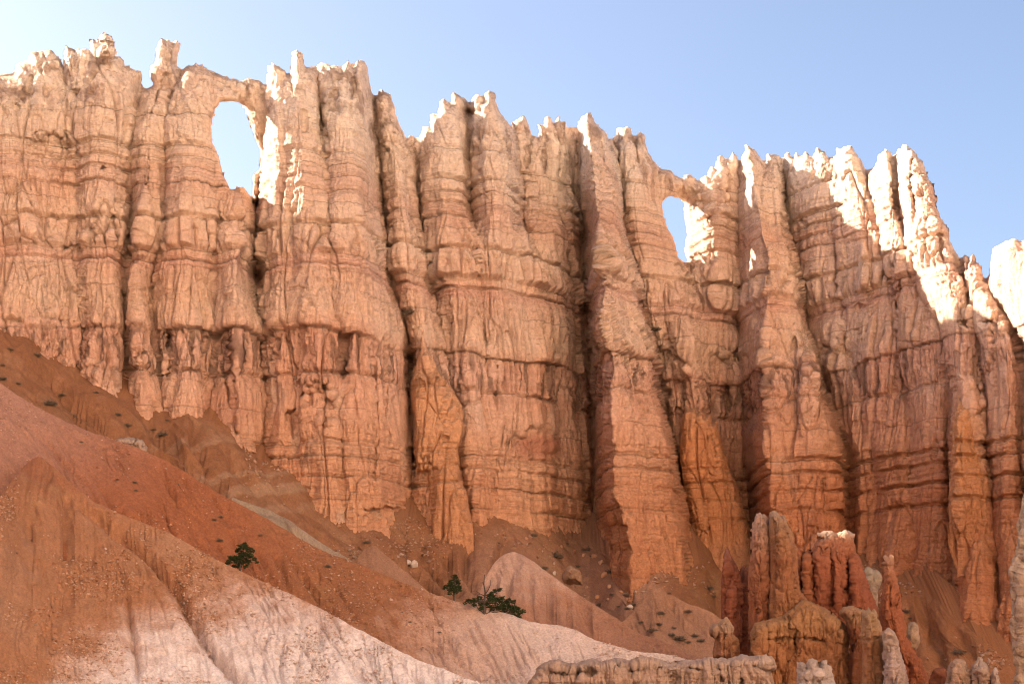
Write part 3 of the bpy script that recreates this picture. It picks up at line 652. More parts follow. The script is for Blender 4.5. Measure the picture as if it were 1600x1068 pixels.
def hill(name, crest, bottom, tan_a, colour, gullies=(), rill=(1, 1), rill_amp=.12, lump=.6, step=1.5, back=14, concave=0.0, label=None, gully_gain=1.0, into=False, fan=()):
    """crest: (px, py, Y); the surface falls towards the viewer at about tan_a and drops away behind the crest"""
    cr = np.array(crest, float)
    pxs = np.arange(cr[0, 0], cr[-1, 0] + step, step)
    top = np.interp(pxs, cr[:, 0], cr[:, 1]); Yc = np.interp(pxs, cr[:, 0], cr[:, 2])
    top = blur(top, 3, 0)
    top = top + 1.5 * vnoise(pxs / 30, pxs * 0, pxs * 0 + 8) + .9 * vnoise(pxs / 9, pxs * 0, pxs * 0 + 3) + .35 * vnoise(pxs / 3, pxs * 0, pxs * 0 + 5)
    bot = np.interp(pxs, [b[0] for b in bottom], [b[1] for b in bottom])
    n = int(max(8, np.max(bot - top) / step))
    t = np.linspace(0, 1, n)[:, None]
    px = np.broadcast_to(pxs, (n, len(pxs))).copy(); py = top + t * np.maximum(bot - top, 4)
    Y = np.empty_like(px); Y[0] = Yc
    for r in range(1, n):
        dp = py[r] - py[r - 1]
        ta = tan_a * (1 - concave * t[r])
        Y[r] = Y[r - 1] - dp * (Y[r - 1] / FPX) / np.maximum(ta - (HZ - py[r]) / FPX, .18)
    P = unproject(px, py, Y)
    x, y, z = P[..., 0], P[..., 1], P[..., 2]
    D = lump * fbm(x * .16, y * .16, z * .1, 4, seed=4)
    G = np.zeros(px.shape)
    wx = px + 5 * vnoise(px / 40, py / 40, 0 * px) + 1.5 * vnoise(px / 10, py / 10, 0 * px + 4); wy = py + 4 * vnoise(px / 37, py / 37, 0 * px + 7)
    for pts, w, d in list(gullies) + list(fan):
        pts = np.array(pts, float)
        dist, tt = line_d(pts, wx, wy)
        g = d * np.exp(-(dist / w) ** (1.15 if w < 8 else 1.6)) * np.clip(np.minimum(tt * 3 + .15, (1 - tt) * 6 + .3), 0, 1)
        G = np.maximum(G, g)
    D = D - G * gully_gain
    rl = np.hypot(*rill); q = (px * rill[1] - py * rill[0]) / rl
    q = q + 10 * vnoise(px / 60, py / 60, 0 * px + 2)
    al = (px * rill[0] + py * rill[1]) / rl
    rr = fbm(q / 14, al / 110, q * 0 + 1, 4, .6, seed=6)
    D = D + rill_amp * 2.2 * (np.abs(rr) - .3) * sstep(-.5, .5, vnoise(px / 70, py / 70, px * 0 + 3))
    D = D + .17 * fbm(x * 1.3, y * 1.3, z * 1.3, 5, .7, seed=9)
    rl2 = fbm(q / 6, al / 60, q * 0 + 1, 3, .6, seed=16)
    D = D - rill_amp * 1.1 * sstep(.08, .5, rl2) * sstep(-.2, .5, vnoise(px / 45, py / 45, px * 0 + 13))
    edge = np.clip((py - top) / 10, 0, 1) if not into else np.ones(px.shape)
    D = D + .06 * fbm(x * 4.5, y * 4.5, z * 4.5, 2, seed=19)
    c = colour(px, py, P, G, rr)
    gr = fbm(x * 6, y * 6, z * 6, 2, .8, seed=23)
    c = c * (1 + .22 * gr - .12 * sstep(.25, .5, fbm(x * 2.5, y * 2.5, z * 2.5, 3, .7, seed=27)))[..., None]
    nrm = normals(P)
    P = P + nrm * (D * edge)[..., None]
    # the far side falls away (or, under the wall, runs on upwards into it)
    kb = np.linspace(1, 0, 9)[:-1]
    B = P[0][None] + np.stack([0 * kb, kb * back, -(kb ** 1.3) * back * .55 if not into else kb * back * tan_a * .9], -1)[:, None, :]
    B[..., 2] += (.5 * vnoise(B[..., 0] * .2, B[..., 1] * .2, B[..., 2] * .2)) * kb[:, None]
    Pa = np.concatenate([B, P], 0); ca = np.concatenate([np.broadcast_to(c[0], (8,) + c[0].shape), c], 0)
    me = make_mesh(name, [(Pa, ca, np.ones((Pa.shape[0] - 1, Pa.shape[1] - 1), bool), False)], M_SOIL)
    link(name, me, label, kind='structure')
    SURF[name] = (px, py, P, c)
    return dict(px=pxs, top=top, P=P, py=py)


def mixc(c, col, f):
    return c + (np.array(col) - c) * f[..., None]


def soil_noise(P, s=1.0):
    x, y, z = P[..., 0] * s, P[..., 1] * s, P[..., 2] * s
    return fbm(x * .2, y * .2, z * .2, 4, .6, seed=14), fbm(x * .9, y * .9, z * .9, 4, .6, seed=15)


BROWN = (.265, .120, .058); RED = (.295, .108, .048); TAN = (.34, .19, .105); PINK = (.47, .295, .215); WHITE = (.60, .485, .43); ORANGE = (.44, .18, .07)


def col_talus(px, py, P, G, rr):
    a, b = soil_noise(P)
    c = np.broadcast_to(np.array(BROWN), P.shape).copy()
    c = mixc(c, TAN, sstep(-.2, .5, a + .4 * rr) * .45)
    c = mixc(c, PINK, sstep(790, 900, py) * sstep(700, 760, px) * sstep(1110, 980, px) * .35)
    lay = sstep(675, 700, py) * sstep(430, 330, np.abs(px - 620)) * sstep(860, 760, py)
    c = mixc(c, (.38, .24, .15), lay * sstep(.1, .5, vnoise(px / 200, py / 9, 0 * px) + .2 * b) * .6)
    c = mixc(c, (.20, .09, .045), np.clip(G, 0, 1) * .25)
    c = mixc(c, (.34, .145, .062), sstep(1340, 1420, px) * .75)
    c = mixc(c, (.33, .17, .10), sstep(.1, .5, b) * .3)
    return c * (1 + .12 * b[..., None])


def build_slopes():
    global H2, H3, TAL, MOUND
    talus = [(-325, 395, 176), (-140, 470, 178), (0, 516, 181), (30, 528, 182), (60, 552, 183), (100, 568, 183), (140, 590, 183), (170, 604, 184), (232, 636, 184), (262, 648, 184), (290, 640, 184), (320, 655, 184), (370, 672, 184), (395, 706, 184), (440, 728, 186), (470, 755, 187), (500, 792, 188), (530, 814, 189), (560, 826, 190), (600, 818, 192), (640, 808, 192), (668, 812, 192), (700, 812, 193), (720, 808, 194), (760, 814, 196), (800, 820, 196), (850, 830, 199), (900, 840, 202), (928, 846, 206), (945, 866, 197), (975, 896, 193), (1000, 918, 192), (1020, 900, 194), (1060, 892, 200), (1090, 880, 204), (1104, 866, 205), (1120, 872, 205), (1140, 858, 205), (1160, 868, 205), (1180, 862, 205), (1260, 870, 202), (1330, 872, 205), (1390, 886, 203), (1430, 910, 192), (1480, 950, 181), (1530, 990, 174), (1600, 1040, 166), (1740, 1075, 160), (1910, 1080, 155)]
    wx_, wy_, wP = WALL
    tal = []
    tq = np.array(talus)
    for tx in np.arange(-325, 1912, 14.0):
        ty = float(np.interp(tx, tq[:, 0], tq[:, 1]))
        vals = []
        for dx in range(-24, 25, 6):
            ci = int(np.clip(np.searchsorted(wx_[0], tx + dx), 0, wx_.shape[1] - 1)); ri = int(np.clip(np.searchsorted(wy_[:, 0], ty), 0, wx_.shape[0] - 1))
            vals.append(wP[ri, ci, 1])
        tal.append((tx, ty, float(np.percentile(vals, 35)) + (-3.2 if tx > 1445 else -.9 if 925 < tx < 1125 or tx > 1380 else .2)))
    ty_ = blur(np.array([t[2] for t in tal]), 2, 0)
    talus = [(t[0], t[1], float(v)) for t, v in zip(tal, ty_)]
    gl = [([(57, 573), (100, 610), (150, 650), (200, 690)], 8, 0.85), ([(121, 600), (125, 640), (180, 690), (215, 715)], 9, 0.98), ([(191, 640), (225, 690), (274, 720), (300, 760)], 8, 0.98), ([(220, 640), (262, 690), (300, 730), (345, 775)], 9, 1.04), ([(305, 650), (302, 690), (330, 735), (370, 775)], 10, 1.17), ([(345, 690), (372, 735), (420, 790)], 7, 0.59), ([(400, 720), (440, 770), (480, 800)], 7, 0.52),
          ([(440, 770), (510, 820), (600, 880)], 6, .6), ([(560, 840), (600, 880), (680, 930)], 8, 1.2), ([(637, 812), (636, 850), (655, 890), (690, 930)], 6, 1.0), ([(655, 815), (664, 870), (700, 920)], 6, .8), ([(740, 830), (735, 880), (745, 930)], 9, 1.3), ([(790, 835), (780, 880), (770, 920)], 8, 1.2), ([(700, 850), (705, 890), (720, 930)], 9, 1.0), ([(930, 850), (960, 900), (1000, 945), (1060, 1000)], 9, 1.0),
          ([(1430, 920), (1450, 980), (1480, 1050)], 9, 1.3), ([(1480, 960), (1510, 1010), (1560, 1060)], 8, .9), ([(1410, 930), (1420, 1000), (1430, 1060)], 8, 1.0)]
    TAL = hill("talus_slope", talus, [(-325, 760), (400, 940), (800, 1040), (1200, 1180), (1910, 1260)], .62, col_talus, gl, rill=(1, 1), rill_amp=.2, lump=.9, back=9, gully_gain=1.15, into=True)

    # pale pink mound and small spurs in front of the talus
    def col_mound(px, py, P, G, rr):
        a, b = soil_noise(P)
        c = np.broadcast_to(np.array(PINK), P.shape).copy()
        c = mixc(c, WHITE, sstep(.0, .6, a) * .35 * sstep(960, 900, py))
        c = mixc(c, (.40, .21, .13), sstep(-.2, .4, a + .5 * b) * .6)
        c = mixc(c, (.32, .145, .08), sstep(880, 980, py + 40 * b + .18 * (px - 850)) * .8)
        return c * (1 + .10 * b[..., None])
    MOUND = hill("pink_mound", [(742, 948, 166), (752, 916, 167), (764, 890, 168), (778, 872, 169), (792, 863, 169), (805, 860, 169), (820, 867, 168), (840, 880, 167), (864, 899, 165), (900, 926, 163), (927, 941, 161), (950, 958, 160), (1000, 988, 157), (1060, 1013, 153), (1110, 1032, 150)],
                 [(742, 1010), (800, 1060), (1110, 1090)], .75, col_mound, [([(800, 880), (790, 930), (800, 990)], 8, .9), ([(775, 890), (772, 930), (778, 980)], 6, .6), ([(825, 880), (832, 930), (845, 985)], 5, .5), ([(880, 920), (890, 960), (900, 1000)], 5, .5), ([(850, 900), (860, 950), (880, 1000)], 9, .8), ([(900, 935), (915, 975), (940, 1010)], 9, .6)], rill=(.5, 1), rill_amp=.16, lump=.6, back=9,
                 label="rounded pale pink mound in front of the talus, right of the low pine")

    def col_spur(px, py, P, G, rr):
        a, b = soil_noise(P)
        c = np.broadcast_to(np.array((.33, .175, .105)), P.shape).copy()
        c = mixc(c, BROWN, sstep(.1, .5, a) * .6)
        return c * (1 + .1 * b[..., None])
    hill("spur", [(560, 868, 172), (572, 856, 173), (585, 851, 173), (604, 867, 172), (635, 892, 171), (674, 927, 169), (720, 965, 166)], [(560, 930), (720, 1000)], .7, col_spur, (), rill=(1, 1), rill_amp=.1, lump=.3, back=7, label="narrow pinkish spur left of the small upright pine")
    hill("cone_mound", [(960, 985, 178), (985, 958, 180), (1000, 941, 181), (1012, 925, 182), (1022, 915, 182), (1034, 921, 182), (1050, 931, 182), (1070, 939, 181), (1090, 946, 181), (1120, 962, 180), (1150, 985, 178), (1190, 1012, 175)], [(985, 1090), (1170, 1140)], .75, col_spur, [([(1025, 918), (1030, 950), (1040, 990)], 5, .5), ([(1040, 925), (1058, 955), (1075, 985)], 5, .5), ([(1062, 938), (1085, 965), (1105, 990)], 5, .4)], rill=(.45, 1), rill_amp=.35, lump=.7, back=7, label="small furrowed cone of debris at the foot of the knife-edged fin")

    def col_pale(px, py, P, G, rr):
        a, b = soil_noise(P)
        c = np.broadcast_to(np.array((.31, .225, .155)), P.shape).copy()
        return c * (1 + .25 * b[..., None])
    hill("pale_ridge", [(362, 776, 163), (380, 782, 163), (400, 789, 163), (420, 796, 163), (450, 812, 162), (480, 832, 161), (520, 858, 160), (560, 882, 159), (600, 898, 158), (680, 930, 155)], [(362, 830), (680, 960)], .8, col_pale, (), rill_amp=.4, lump=1.3, back=5, label="thin pale rocky rib showing above the red front slope")

    # front slope
    def col_h2(px, py, P, G, rr):
        a, b = soil_noise(P)
        top = np.interp(px, h2x, h2y); dep = py - top
        c = np.broadcast_to(np.array(RED), P.shape).copy()
        c = mixc(c, (.38, .205, .145), sstep(330, 20, px + 0.9 * dep - 20 * a) * .9)
        c = mixc(c, BROWN, sstep(350, 520, px + 40 * a) * .7)
        yl = sstep(.2, .6, a) * sstep(60, 20, np.abs(dep - 35)) * sstep(380, 470, px)
        c = mixc(c, (.30, .16, .06), yl * .6)
        c = mixc(c, PINK, sstep(560, 760, px + .7 * (py - 960) + 70 * a + 90 * b + 25 * rr) * .95)
        c = mixc(c, WHITE, sstep(680, 900, px + .5 * (py - 960) + 80 * a) * .75)
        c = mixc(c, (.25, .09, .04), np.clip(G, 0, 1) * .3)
        return c * (1 + .12 * b[..., None])
    crest2 = [(-325, 425, 150), (-140, 520, 152), (0, 597, 152), (30, 617, 152), (60, 637, 152), (110, 661, 151), (160, 680, 151), (200, 694, 150), (250, 716, 150), (285, 735, 149), (330, 764, 149), (400, 800, 147), (470, 842, 146), (520, 866, 145), (560, 881, 144), (600, 897, 143), (660, 920, 142), (700, 934, 141), (760, 950, 140), (800, 959, 139), (830, 970, 138), (855, 973, 138), (880, 977, 137), (905, 986, 136), (930, 998, 135), (960, 1009, 134), (1010, 1018, 133), (1100, 1032, 132), (1180, 1045, 131), (1260, 1075, 130)]
    h2x = [c[0] for c in crest2]; h2y = [c[1] for c in crest2]
    g2 = [([(60, 680), (100, 715), (140, 760), (160, 795)], 4, .45), ([(150, 750), (180, 800), (230, 830), (270, 850)], 6, .6), ([(420, 850), (445, 890), (470, 940)], 5, .8), ([(440, 850), (480, 900), (510, 950)], 5, .7), ([(400, 850), (420, 890), (440, 930)], 5, .7), ([(350, 830), (390, 880), (420, 920)], 4, .5),
          ([(470, 880), (500, 930), (520, 960)], 4, .5), ([(660, 960), (680, 1000), (690, 1040)], 5, .35), ([(300, 800), (330, 840), (350, 870)], 4, .4), ([(520, 900), (540, 940), (560, 970)], 4, .35)]
    rg = np.random.default_rng(4)
    fan2 = []
    for k in range(60):
        fx = rg.uniform(40, 900); fy = np.interp(fx, h2x, h2y) + rg.uniform(8, 130); L = rg.uniform(35, 120); sl = rg.uniform(.35, .75)
        fan2.append(([(fx, fy), (fx + sl * L * .5 + rg.normal() * 3, fy + L * .5), (fx + sl * L + rg.normal() * 5, fy + L)], rg.uniform(1.6, 3.4), rg.uniform(.12, .38)))
    fan3 = []
    for k in range(75):
        fx = rg.uniform(-20, 640); fy = rg.uniform(760, 1040); L = rg.uniform(35, 130); sl = np.clip((fx - 60) / 420, -.25, .7) + rg.normal() * .06
        fan3.append(([(fx, fy), (fx + sl * L * .5 + rg.normal() * 3, fy + L * .5), (fx + sl * L + rg.normal() * 4, fy + L)], rg.uniform(1.6, 3.6), rg.uniform(.12, .36)))
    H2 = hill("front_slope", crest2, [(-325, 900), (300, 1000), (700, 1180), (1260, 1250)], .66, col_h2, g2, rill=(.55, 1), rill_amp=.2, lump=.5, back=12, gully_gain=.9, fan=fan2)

    def col_h3(px, py, P, G, rr):
        a, b = soil_noise(P)
        c = np.broadcast_to(np.array((.345, .165, .085)), P.shape).copy()
        c = mixc(c, (.25, .09, .046), sstep(800, 720, py + 30 * a) * .7)
        yl = sstep(70, 20, np.hypot(px - 85, py - 755)) * sstep(-.1, .5, a)
        c = mixc(c, (.30, .155, .05), yl * .6)
        c = mixc(c, (.38, .22, .135), sstep(-.1, .5, a) * .5)
        line = np.interp(px, [-325, 0, 60, 110, 160, 230, 300, 350, 400, 440, 500, 600], [1200, 1180, 1060, 1010, 975, 945, 930, 925, 915, 905, 905, 920])
        f = sstep(-30, 55, py - line + 45 * a + 45 * b + 18 * rr)
        c = mixc(c, PINK, f * .95)
        c = mixc(c, (.67, .60, .585), sstep(5, 120, py - line + 50 * a + 40 * b) * .95)
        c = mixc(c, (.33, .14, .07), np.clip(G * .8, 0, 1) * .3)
        return c * (1 + .13 * b[..., None])
    crest3 = [(-325, 930, 106), (-140, 842, 122), (-40, 796, 127), (0, 773, 129.5), (30, 735, 136), (48, 717, 140), (62, 712, 141), (80, 726, 140.8), (110, 752, 140), (146, 782, 138), (200, 808, 136), (267, 834, 134), (318, 864, 132), (382, 894, 129), (446, 925, 126), (500, 948, 124), (530, 966, 122), (559, 983, 121), (610, 1008, 118), (655, 1030, 116), (700, 1046, 114), (747, 1065, 112), (850, 1105, 108)]
    g3 = [([(62, 760), (42, 810), (32, 850), (28, 900), (22, 960)], 16, .4), ([(88, 745), (105, 780), (110, 830), (104, 880)], 7, .9), ([(112, 765), (127, 788), (172, 823), (223, 855), (264, 900), (296, 951), (318, 995), (345, 1030), (385, 1070)], 8, 1.5), ([(190, 900), (204, 951), (210, 1000), (212, 1060)], 6, .9), ([(120, 890), (108, 930), (86, 970), (66, 1010)], 14, .7),
          ([(425, 970), (412, 1010), (404, 1060)], 4, .35), ([(450, 990), (440, 1030), (436, 1066)], 4, .35), ([(470, 1000), (462, 1040), (460, 1066)], 4, .3), ([(540, 1010), (552, 1040), (570, 1066)], 5, .4), ([(565, 1010), (580, 1045), (590, 1066)], 5, .4), ([(600, 1020), (612, 1050), (620, 1068)], 5, .35), ([(640, 1040), (655, 1066)], 4, .3), ([(150, 800), (150, 850), (140, 890)], 5, .4)]
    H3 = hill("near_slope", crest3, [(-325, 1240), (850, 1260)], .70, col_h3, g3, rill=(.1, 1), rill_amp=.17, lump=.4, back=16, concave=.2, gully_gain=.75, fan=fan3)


build_slopes()


def sheet(name, x0, x1, y0, y1, n, zf, colour, kind='structure', label=None):
    xs = np.linspace(x0, x1, n); ys = np.linspace(y0, y1, n)
    X, Yy = np.meshgrid(xs, ys[::-1])
    Z = zf(X, Yy)
    P = np.stack([X, Yy, Z], -1)
    a = fbm(X * .05, Yy * .05, Z * .05, 4, .6, seed=17)
    c = np.broadcast_to(np.array(colour), P.shape) * (1 + .25 * a[..., None])
    me = make_mesh(name, [(P, c, np.ones((n - 1, n - 1), bool), False)], M_SOIL)
    link(name, me, label, kind=kind)


def z_ground(X, Yy):
    return -9 + 1.2 * vnoise(X / 40, Yy / 40, X * 0) - 2 + .02 * np.abs(Yy) * 0


sheet("ground", -3000, 3000, -3000, 3000, 241, z_ground, (.44, .27, .17))


def z_right(X, Yy):      # unseen slope behind the camera, made tall, close and pale to bounce sunlight
    d = (X * .80 - Yy * .60)
    return -12 + 270 * sstep(6, 165, d + 14 * vnoise(X / 45, Yy / 45, X * 0 + 2)) + 9 * fbm(X / 30, Yy / 30, X * 0, 4, seed=3)


sheet("bounce_hillside", -200, 520, -430, 60, 180, z_right, (.72, .56, .43))


def z_left(X, Yy):       # the canyon rim that continues out of frame to the left
    edge = -74 - .10 * (190 - Yy) + 5 * vnoise(Yy / 22, Yy * 0, Yy * 0 + 4)
    h = np.interp(Yy, [-60, 20, 60, 110, 140, 158, 188, 200, 260], [40, 60, 76, 84, 82, 71, 70.5, 76, 76])
    return -12 + (h + 12) * sstep(0, 10, edge - X) + 2 * fbm(X / 12, Yy / 12, X * 0, 4, seed=5)


sheet("canyon_rim", -260, -62, -80, 250, 170, z_left, (.58, .36, .23))


# ------------------------------------------------------------------ free-standing rocks
def rock(name, outline, Y0, bulge, w, label, cat, group=None, colour=None, joints=(), ribs=None, st=1.0, amp=1.0, size=.6, strata_amp=.22, wig=2.0, fl=None, wall_off=None, fade=None, lay=.4, mat=None, base_fade=0, parent=None, lean=0.0, tint=(1, 1, 1)):
    """a rock with the given outline (photo pixels at distance Y0): swelling front and back, rough all over"""
    o = np.array(outline, float)
    x0, x1 = o[:, 0].min() - 4, o[:, 0].max() + 4; y0, y1 = o[:, 1].min() - 4, o[:, 1].max() + 4
    px, py = np.meshgrid(np.arange(x0, x1, st), np.arange(y0, y1, st))
    sd0 = poly_sd(outline, px, py)
    wg = wig * (vnoise(px / 7 + x1 * .3, py / 7, 0 * px + x0 * .1) + .6 * vnoise(px / 3, py / 3, 0 * px + x0))
    sd = sd0 + wg
    gy, gx = np.gradient(sd0, st, st); g2 = gx * gx + gy * gy + 1e-2
    outside = sd < 0; slide = outside & (sd > -1.6 * st)
    PX = np.where(slide, px - np.clip(sd, -3, 0) * gx / np.maximum(g2, .3), px); PY = np.where(slide, py - np.clip(sd, -3, 0) * gy / np.maximum(g2, .3), py)
    kv = (~outside) | slide
    kq = kv[:-1, :-1] & kv[1:, :-1] & kv[1:, 1:] & kv[:-1, 1:]
    kq &= ~(outside[:-1, :-1] & outside[1:, :-1] & outside[1:, 1:] & outside[:-1, 1:])
    sds = blur(blur(sd0, 2, 0), 2, 1)
    s = np.clip(sds / w, 0, 1); prof = (.45 if mat else .25) * np.sqrt(np.clip(1 - (1 - s) ** 2, 0, 1)) + (.55 if mat else .75) * s
    fwd = bulge * prof
    if fade: fwd = fwd * (1 - sstep(fade[0], fade[1], py)) - 1.5 * sstep(fade[0], fade[1], py)
    if ribs: fwd = fwd + ribs(px, py) * np.clip(sds / 5, 0, 1)
    for pts, jw, d in joints:
        dist, t = line_d(pts, px + 1.5 * vnoise(px / 8, py / 8, 0 * px + 4), py)
        fwd = fwd - d * np.clip(1 - dist / (1.6 * jw), 0, 1) ** 1.2 * np.clip(np.minimum(t + .3, 1.3 - t) * 3, 0, 1)
    if wall_off is not None:                              # stands against the wall: follow the wall's own face, row by row
        wx_, wy_, wP = WALL
        rows = []
        for r in range(px.shape[0]):
            m = sd0[r] > 0
            if not m.any(): rows.append(np.nan); continue
            xa, xb = px[r][m][0], px[r][m][-1]; ri = int(np.clip(np.searchsorted(wy_[:, 0], py[r, 0]), 0, wy_.shape[0] - 1)); ci = np.searchsorted(wx_[0], [xa, xb])
            rows.append(np.median(wP[ri, ci[0]:ci[1] + 1, 1]))
        rows = np.array(rows); ok = ~np.isnan(rows); rows = np.interp(np.arange(len(rows)), np.where(ok)[0], rows[ok])
        Y0 = blur(rows, 25, 0)[:, None] + wall_off + 0 * px
    Y = Y0 - fwd + lean * (py - y1)
    Pb = unproject(PX, PY, Y)
    D, c = rock_detail(Pb, amp, fl or (1.25 if mat else .75), size, strata_amp, 1.0 if mat else lay)
    if colour is not None:
        c2 = colour(px, py, Pb) * (1.0 if mat else .60)
        lum = c.mean(-1, keepdims=True)
        c = c2 * (.55 + .45 * lum / lum.mean())
    if not mat:
        q = Pb * 1.0
        D = D + .30 * fbm(q[..., 0] * 1.1 + x0, q[..., 1] * 1.1, q[..., 2] * .8, 4, .6, seed=41) - .22 * (1 - np.abs(fbm(q[..., 0] * 1.7, q[..., 1] * 1.7, q[..., 2] * .6 + x0, 3, .6, seed=43)) * 3.2).clip(0, 1) ** 3
    c = c * np.array(tint)
    D = D * np.clip(sds / 9, .15, 1)
    P, c = finish(Pb, D, c, None if mat else .8)
    k = 3
    Yb = (Y0[::k, ::k] if wall_off is not None else Y0) + .9 * bulge * np.sqrt(np.clip(1 - (1 - np.clip(sds[::k, ::k] / w, 0, 1)) ** 2, 0, 1)) + .1 + lean * (py[::k, ::k] - y1)
    PB = unproject(PX[::k, ::k], PY[::k, ::k], Yb)
    ok = sd[::k, ::k] > -k * st * .5
    qb = ok[:-1, :-1] & ok[1:, :-1] & ok[1:, 1:] & ok[:-1, 1:]
    me = make_mesh(name, [(P, c, kq, False), (PB, c[::k, ::k], qb, True)], mat or M_ROCK2)
    return link(name, me, label, cat, group, parent=parent)


def stops(*s):
    """colour by picture row"""
    def f(px, py, P):
        a, b = soil_noise(P, 2.0)
        return lerp3(s, py + 12 * a) * (1 + .12 * b[..., None])
    return f


def organ_pipes(px, py):
    edges = np.array([1236, 1254, 1269, 1297, 1325, 1352, 1380], float)
    xx = px + 2.0 * vnoise(px / 20, py / 22, 0 * px + 3) - .12 * (py - 900) * sstep(1320, 1360, px)
    i = np.clip(np.searchsorted(edges, xx) - 1, 0, len(edges) - 2); t = np.clip((xx - edges[i]) / (edges[i + 1] - edges[i]), 0, 1)
    pipe = np.sqrt(np.clip(1 - (2 * t - 1) ** 2, 0, 1)) * 1.7 - 1.1
    tops = np.array([866, 868, 858, 864, 874, 900])[i]
    return np.where(py > tops, pipe, pipe * sstep(tops - 14, tops, py) - .25)


DKRED = (.34, .115, .062); MIDRED = (.42, .150, .070); PALE = (.60, .46, .38)

# spurs standing off the wall
rock("rock_pinnacle", [(1062, 700), (1067, 652), (1069, 636), (1073, 633), (1078, 640), (1084, 637), (1090, 644), (1097, 640), (1103, 650), (1109, 645), (1113, 662), (1119, 660), (1126, 690), (1134, 715), (1142, 738), (1150, 757), (1157, 780), (1163, 798), (1171, 824), (1174, 850), (1184, 1000), (1090, 1000), (1086, 830), (1078, 800), (1070, 779), (1064, 735)], 211, 3.2, 17,
     "deep orange pointed slab leaning in the gap beside the knife-edged fin", "rock spire", wall_off=-1.2, fade=(890, 990), colour=stops((630, .56, .29, .16), (690, .54, .24, .11), (830, .53, .24, .11), (880, .55, .27, .14)),
     joints=[([(1113, 740), (1106, 780), (1103, 830)], 3, 1.0), ([(1108, 650), (1118, 700), (1125, 740)], 3, .7), ([(1084, 645), (1084, 700)], 3, .5)], size=.9, amp=.9, strata_amp=.8, mat=M_ROCK)
rock("rock_pinnacle", [(655, 548), (658, 530), (661, 516), (664, 532), (668, 548), (677, 562), (686, 586), (705, 605), (718, 629), (722, 640), (723, 668), (715, 700), (718, 751), (728, 767), (738, 822), (750, 960), (664, 960), (668, 800), (667, 738), (650, 735), (648, 700), (652, 668), (645, 636), (641, 600), (645, 588)], 194.5, 2.6, 20,
     "orange pillar with a needle tip standing against the middle of the wall", "rock spire", wall_off=-0.2, colour=stops((510, .62, .38, .26), (600, .60, .33, .19), (720, .58, .30, .16), (830, .57, .28, .145)),
     joints=[([(690, 600), (690, 640), (694, 690)], 3, .8), ([(672, 680), (668, 740), (672, 800)], 3, .8)], size=.9, amp=.9, strata_amp=.8, mat=M_ROCK)
rock("rock_pinnacle", [(1497, 618), (1502, 628), (1514, 640), (1522, 690), (1532, 722), (1546, 760), (1549, 800), (1548, 850), (1538, 900), (1496, 900), (1482, 850), (1482, 800), (1486, 720), (1490, 660)], 187, 2.2, 18,
     "orange tapering column low on the right end of the wall", "rock spire", fade=(770, 910), wall_off=-0.2, colour=stops((610, .55, .29, .16), (690, .52, .24, .11), (840, .52, .24, .12)), size=.9, amp=.9, strata_amp=.9, mat=M_ROCK)
rock("rock_pinnacle", [(1249, 570), (1251, 545), (1254, 528), (1256, 512), (1259, 518), (1264, 526), (1268, 540), (1275, 560), (1280, 590), (1281, 640), (1274, 680), (1256, 690), (1246, 650), (1246, 600)], 213.5, 1.9, 11,
     "small jagged spire rising from the right shoulder of the sharp-peaked buttress", "rock spire", wall_off=-0.9, size=1, amp=1, strata_amp=1, mat=M_ROCK, fade=(600, 680))
rock("rock_pinnacle", [(817, 300), (818, 284), (824, 281), (832, 284), (841, 283), (843, 300), (840, 312), (842, 330), (838, 352), (832, 360), (822, 356), (818, 340), (820, 318)], 203, 1.2, 9,
     "stack of rounded beads between the knobbed peak and the finger spires", "rock spire", wall_off=-0.5, size=.8, amp=.8, strata_amp=1, mat=M_ROCK, joints=[([(816, 308), (843, 310)], 2.5, .5), ([(816, 333), (843, 334)], 2.5, .5)])
rock("rock_pinnacle", [(1344, 384), (1346, 374), (1351, 376), (1354, 386), (1360, 402), (1363, 430), (1364, 456), (1340, 456), (1342, 420)], 207.5, 1.2, 9,
     "little hooded spire halfway up the serrated wall below the diagonal shadow", "rock spire", wall_off=-0.5, size=.8, amp=.7, strata_amp=1, mat=M_ROCK)
# sunlit blocks behind the crest
rock("rock_block", [(97, 104), (98, 84), (103, 71), (108, 74), (112, 76), (118, 77), (121, 74), (126, 76), (133, 74), (139, 76), (140, 63), (146, 61), (149, 64), (153, 61), (158, 66), (160, 100), (150, 150), (105, 150)], 190.5, 2.2, 12,
     "sunlit cream blocks peeping over the crest behind the left cliff", "rock block", size=.8, amp=.8, strata_amp=.3, mat=M_ROCK, tint=(1.05, 1.08, 1.1), joints=[([(116, 78), (115, 100)], 3, .9), ([(140, 66), (140, 90)], 3, .7)])
rock("balanced_boulder", [(150, 88), (150, 78), (155, 68), (154, 58), (158, 53), (165, 51), (172, 54), (176, 60), (181, 66), (180, 69), (182, 74), (181, 84), (176, 92), (155, 92)], 187.5, 1.7, 12,
     "double boulder like a snowman on the crest of the left cliff", "boulder", size=.8, amp=.7, strata_amp=.3, mat=M_ROCK, tint=(1.05, 1.08, 1.1), joints=[([(155, 67), (168, 66), (181, 69)], 2.5, .7)])

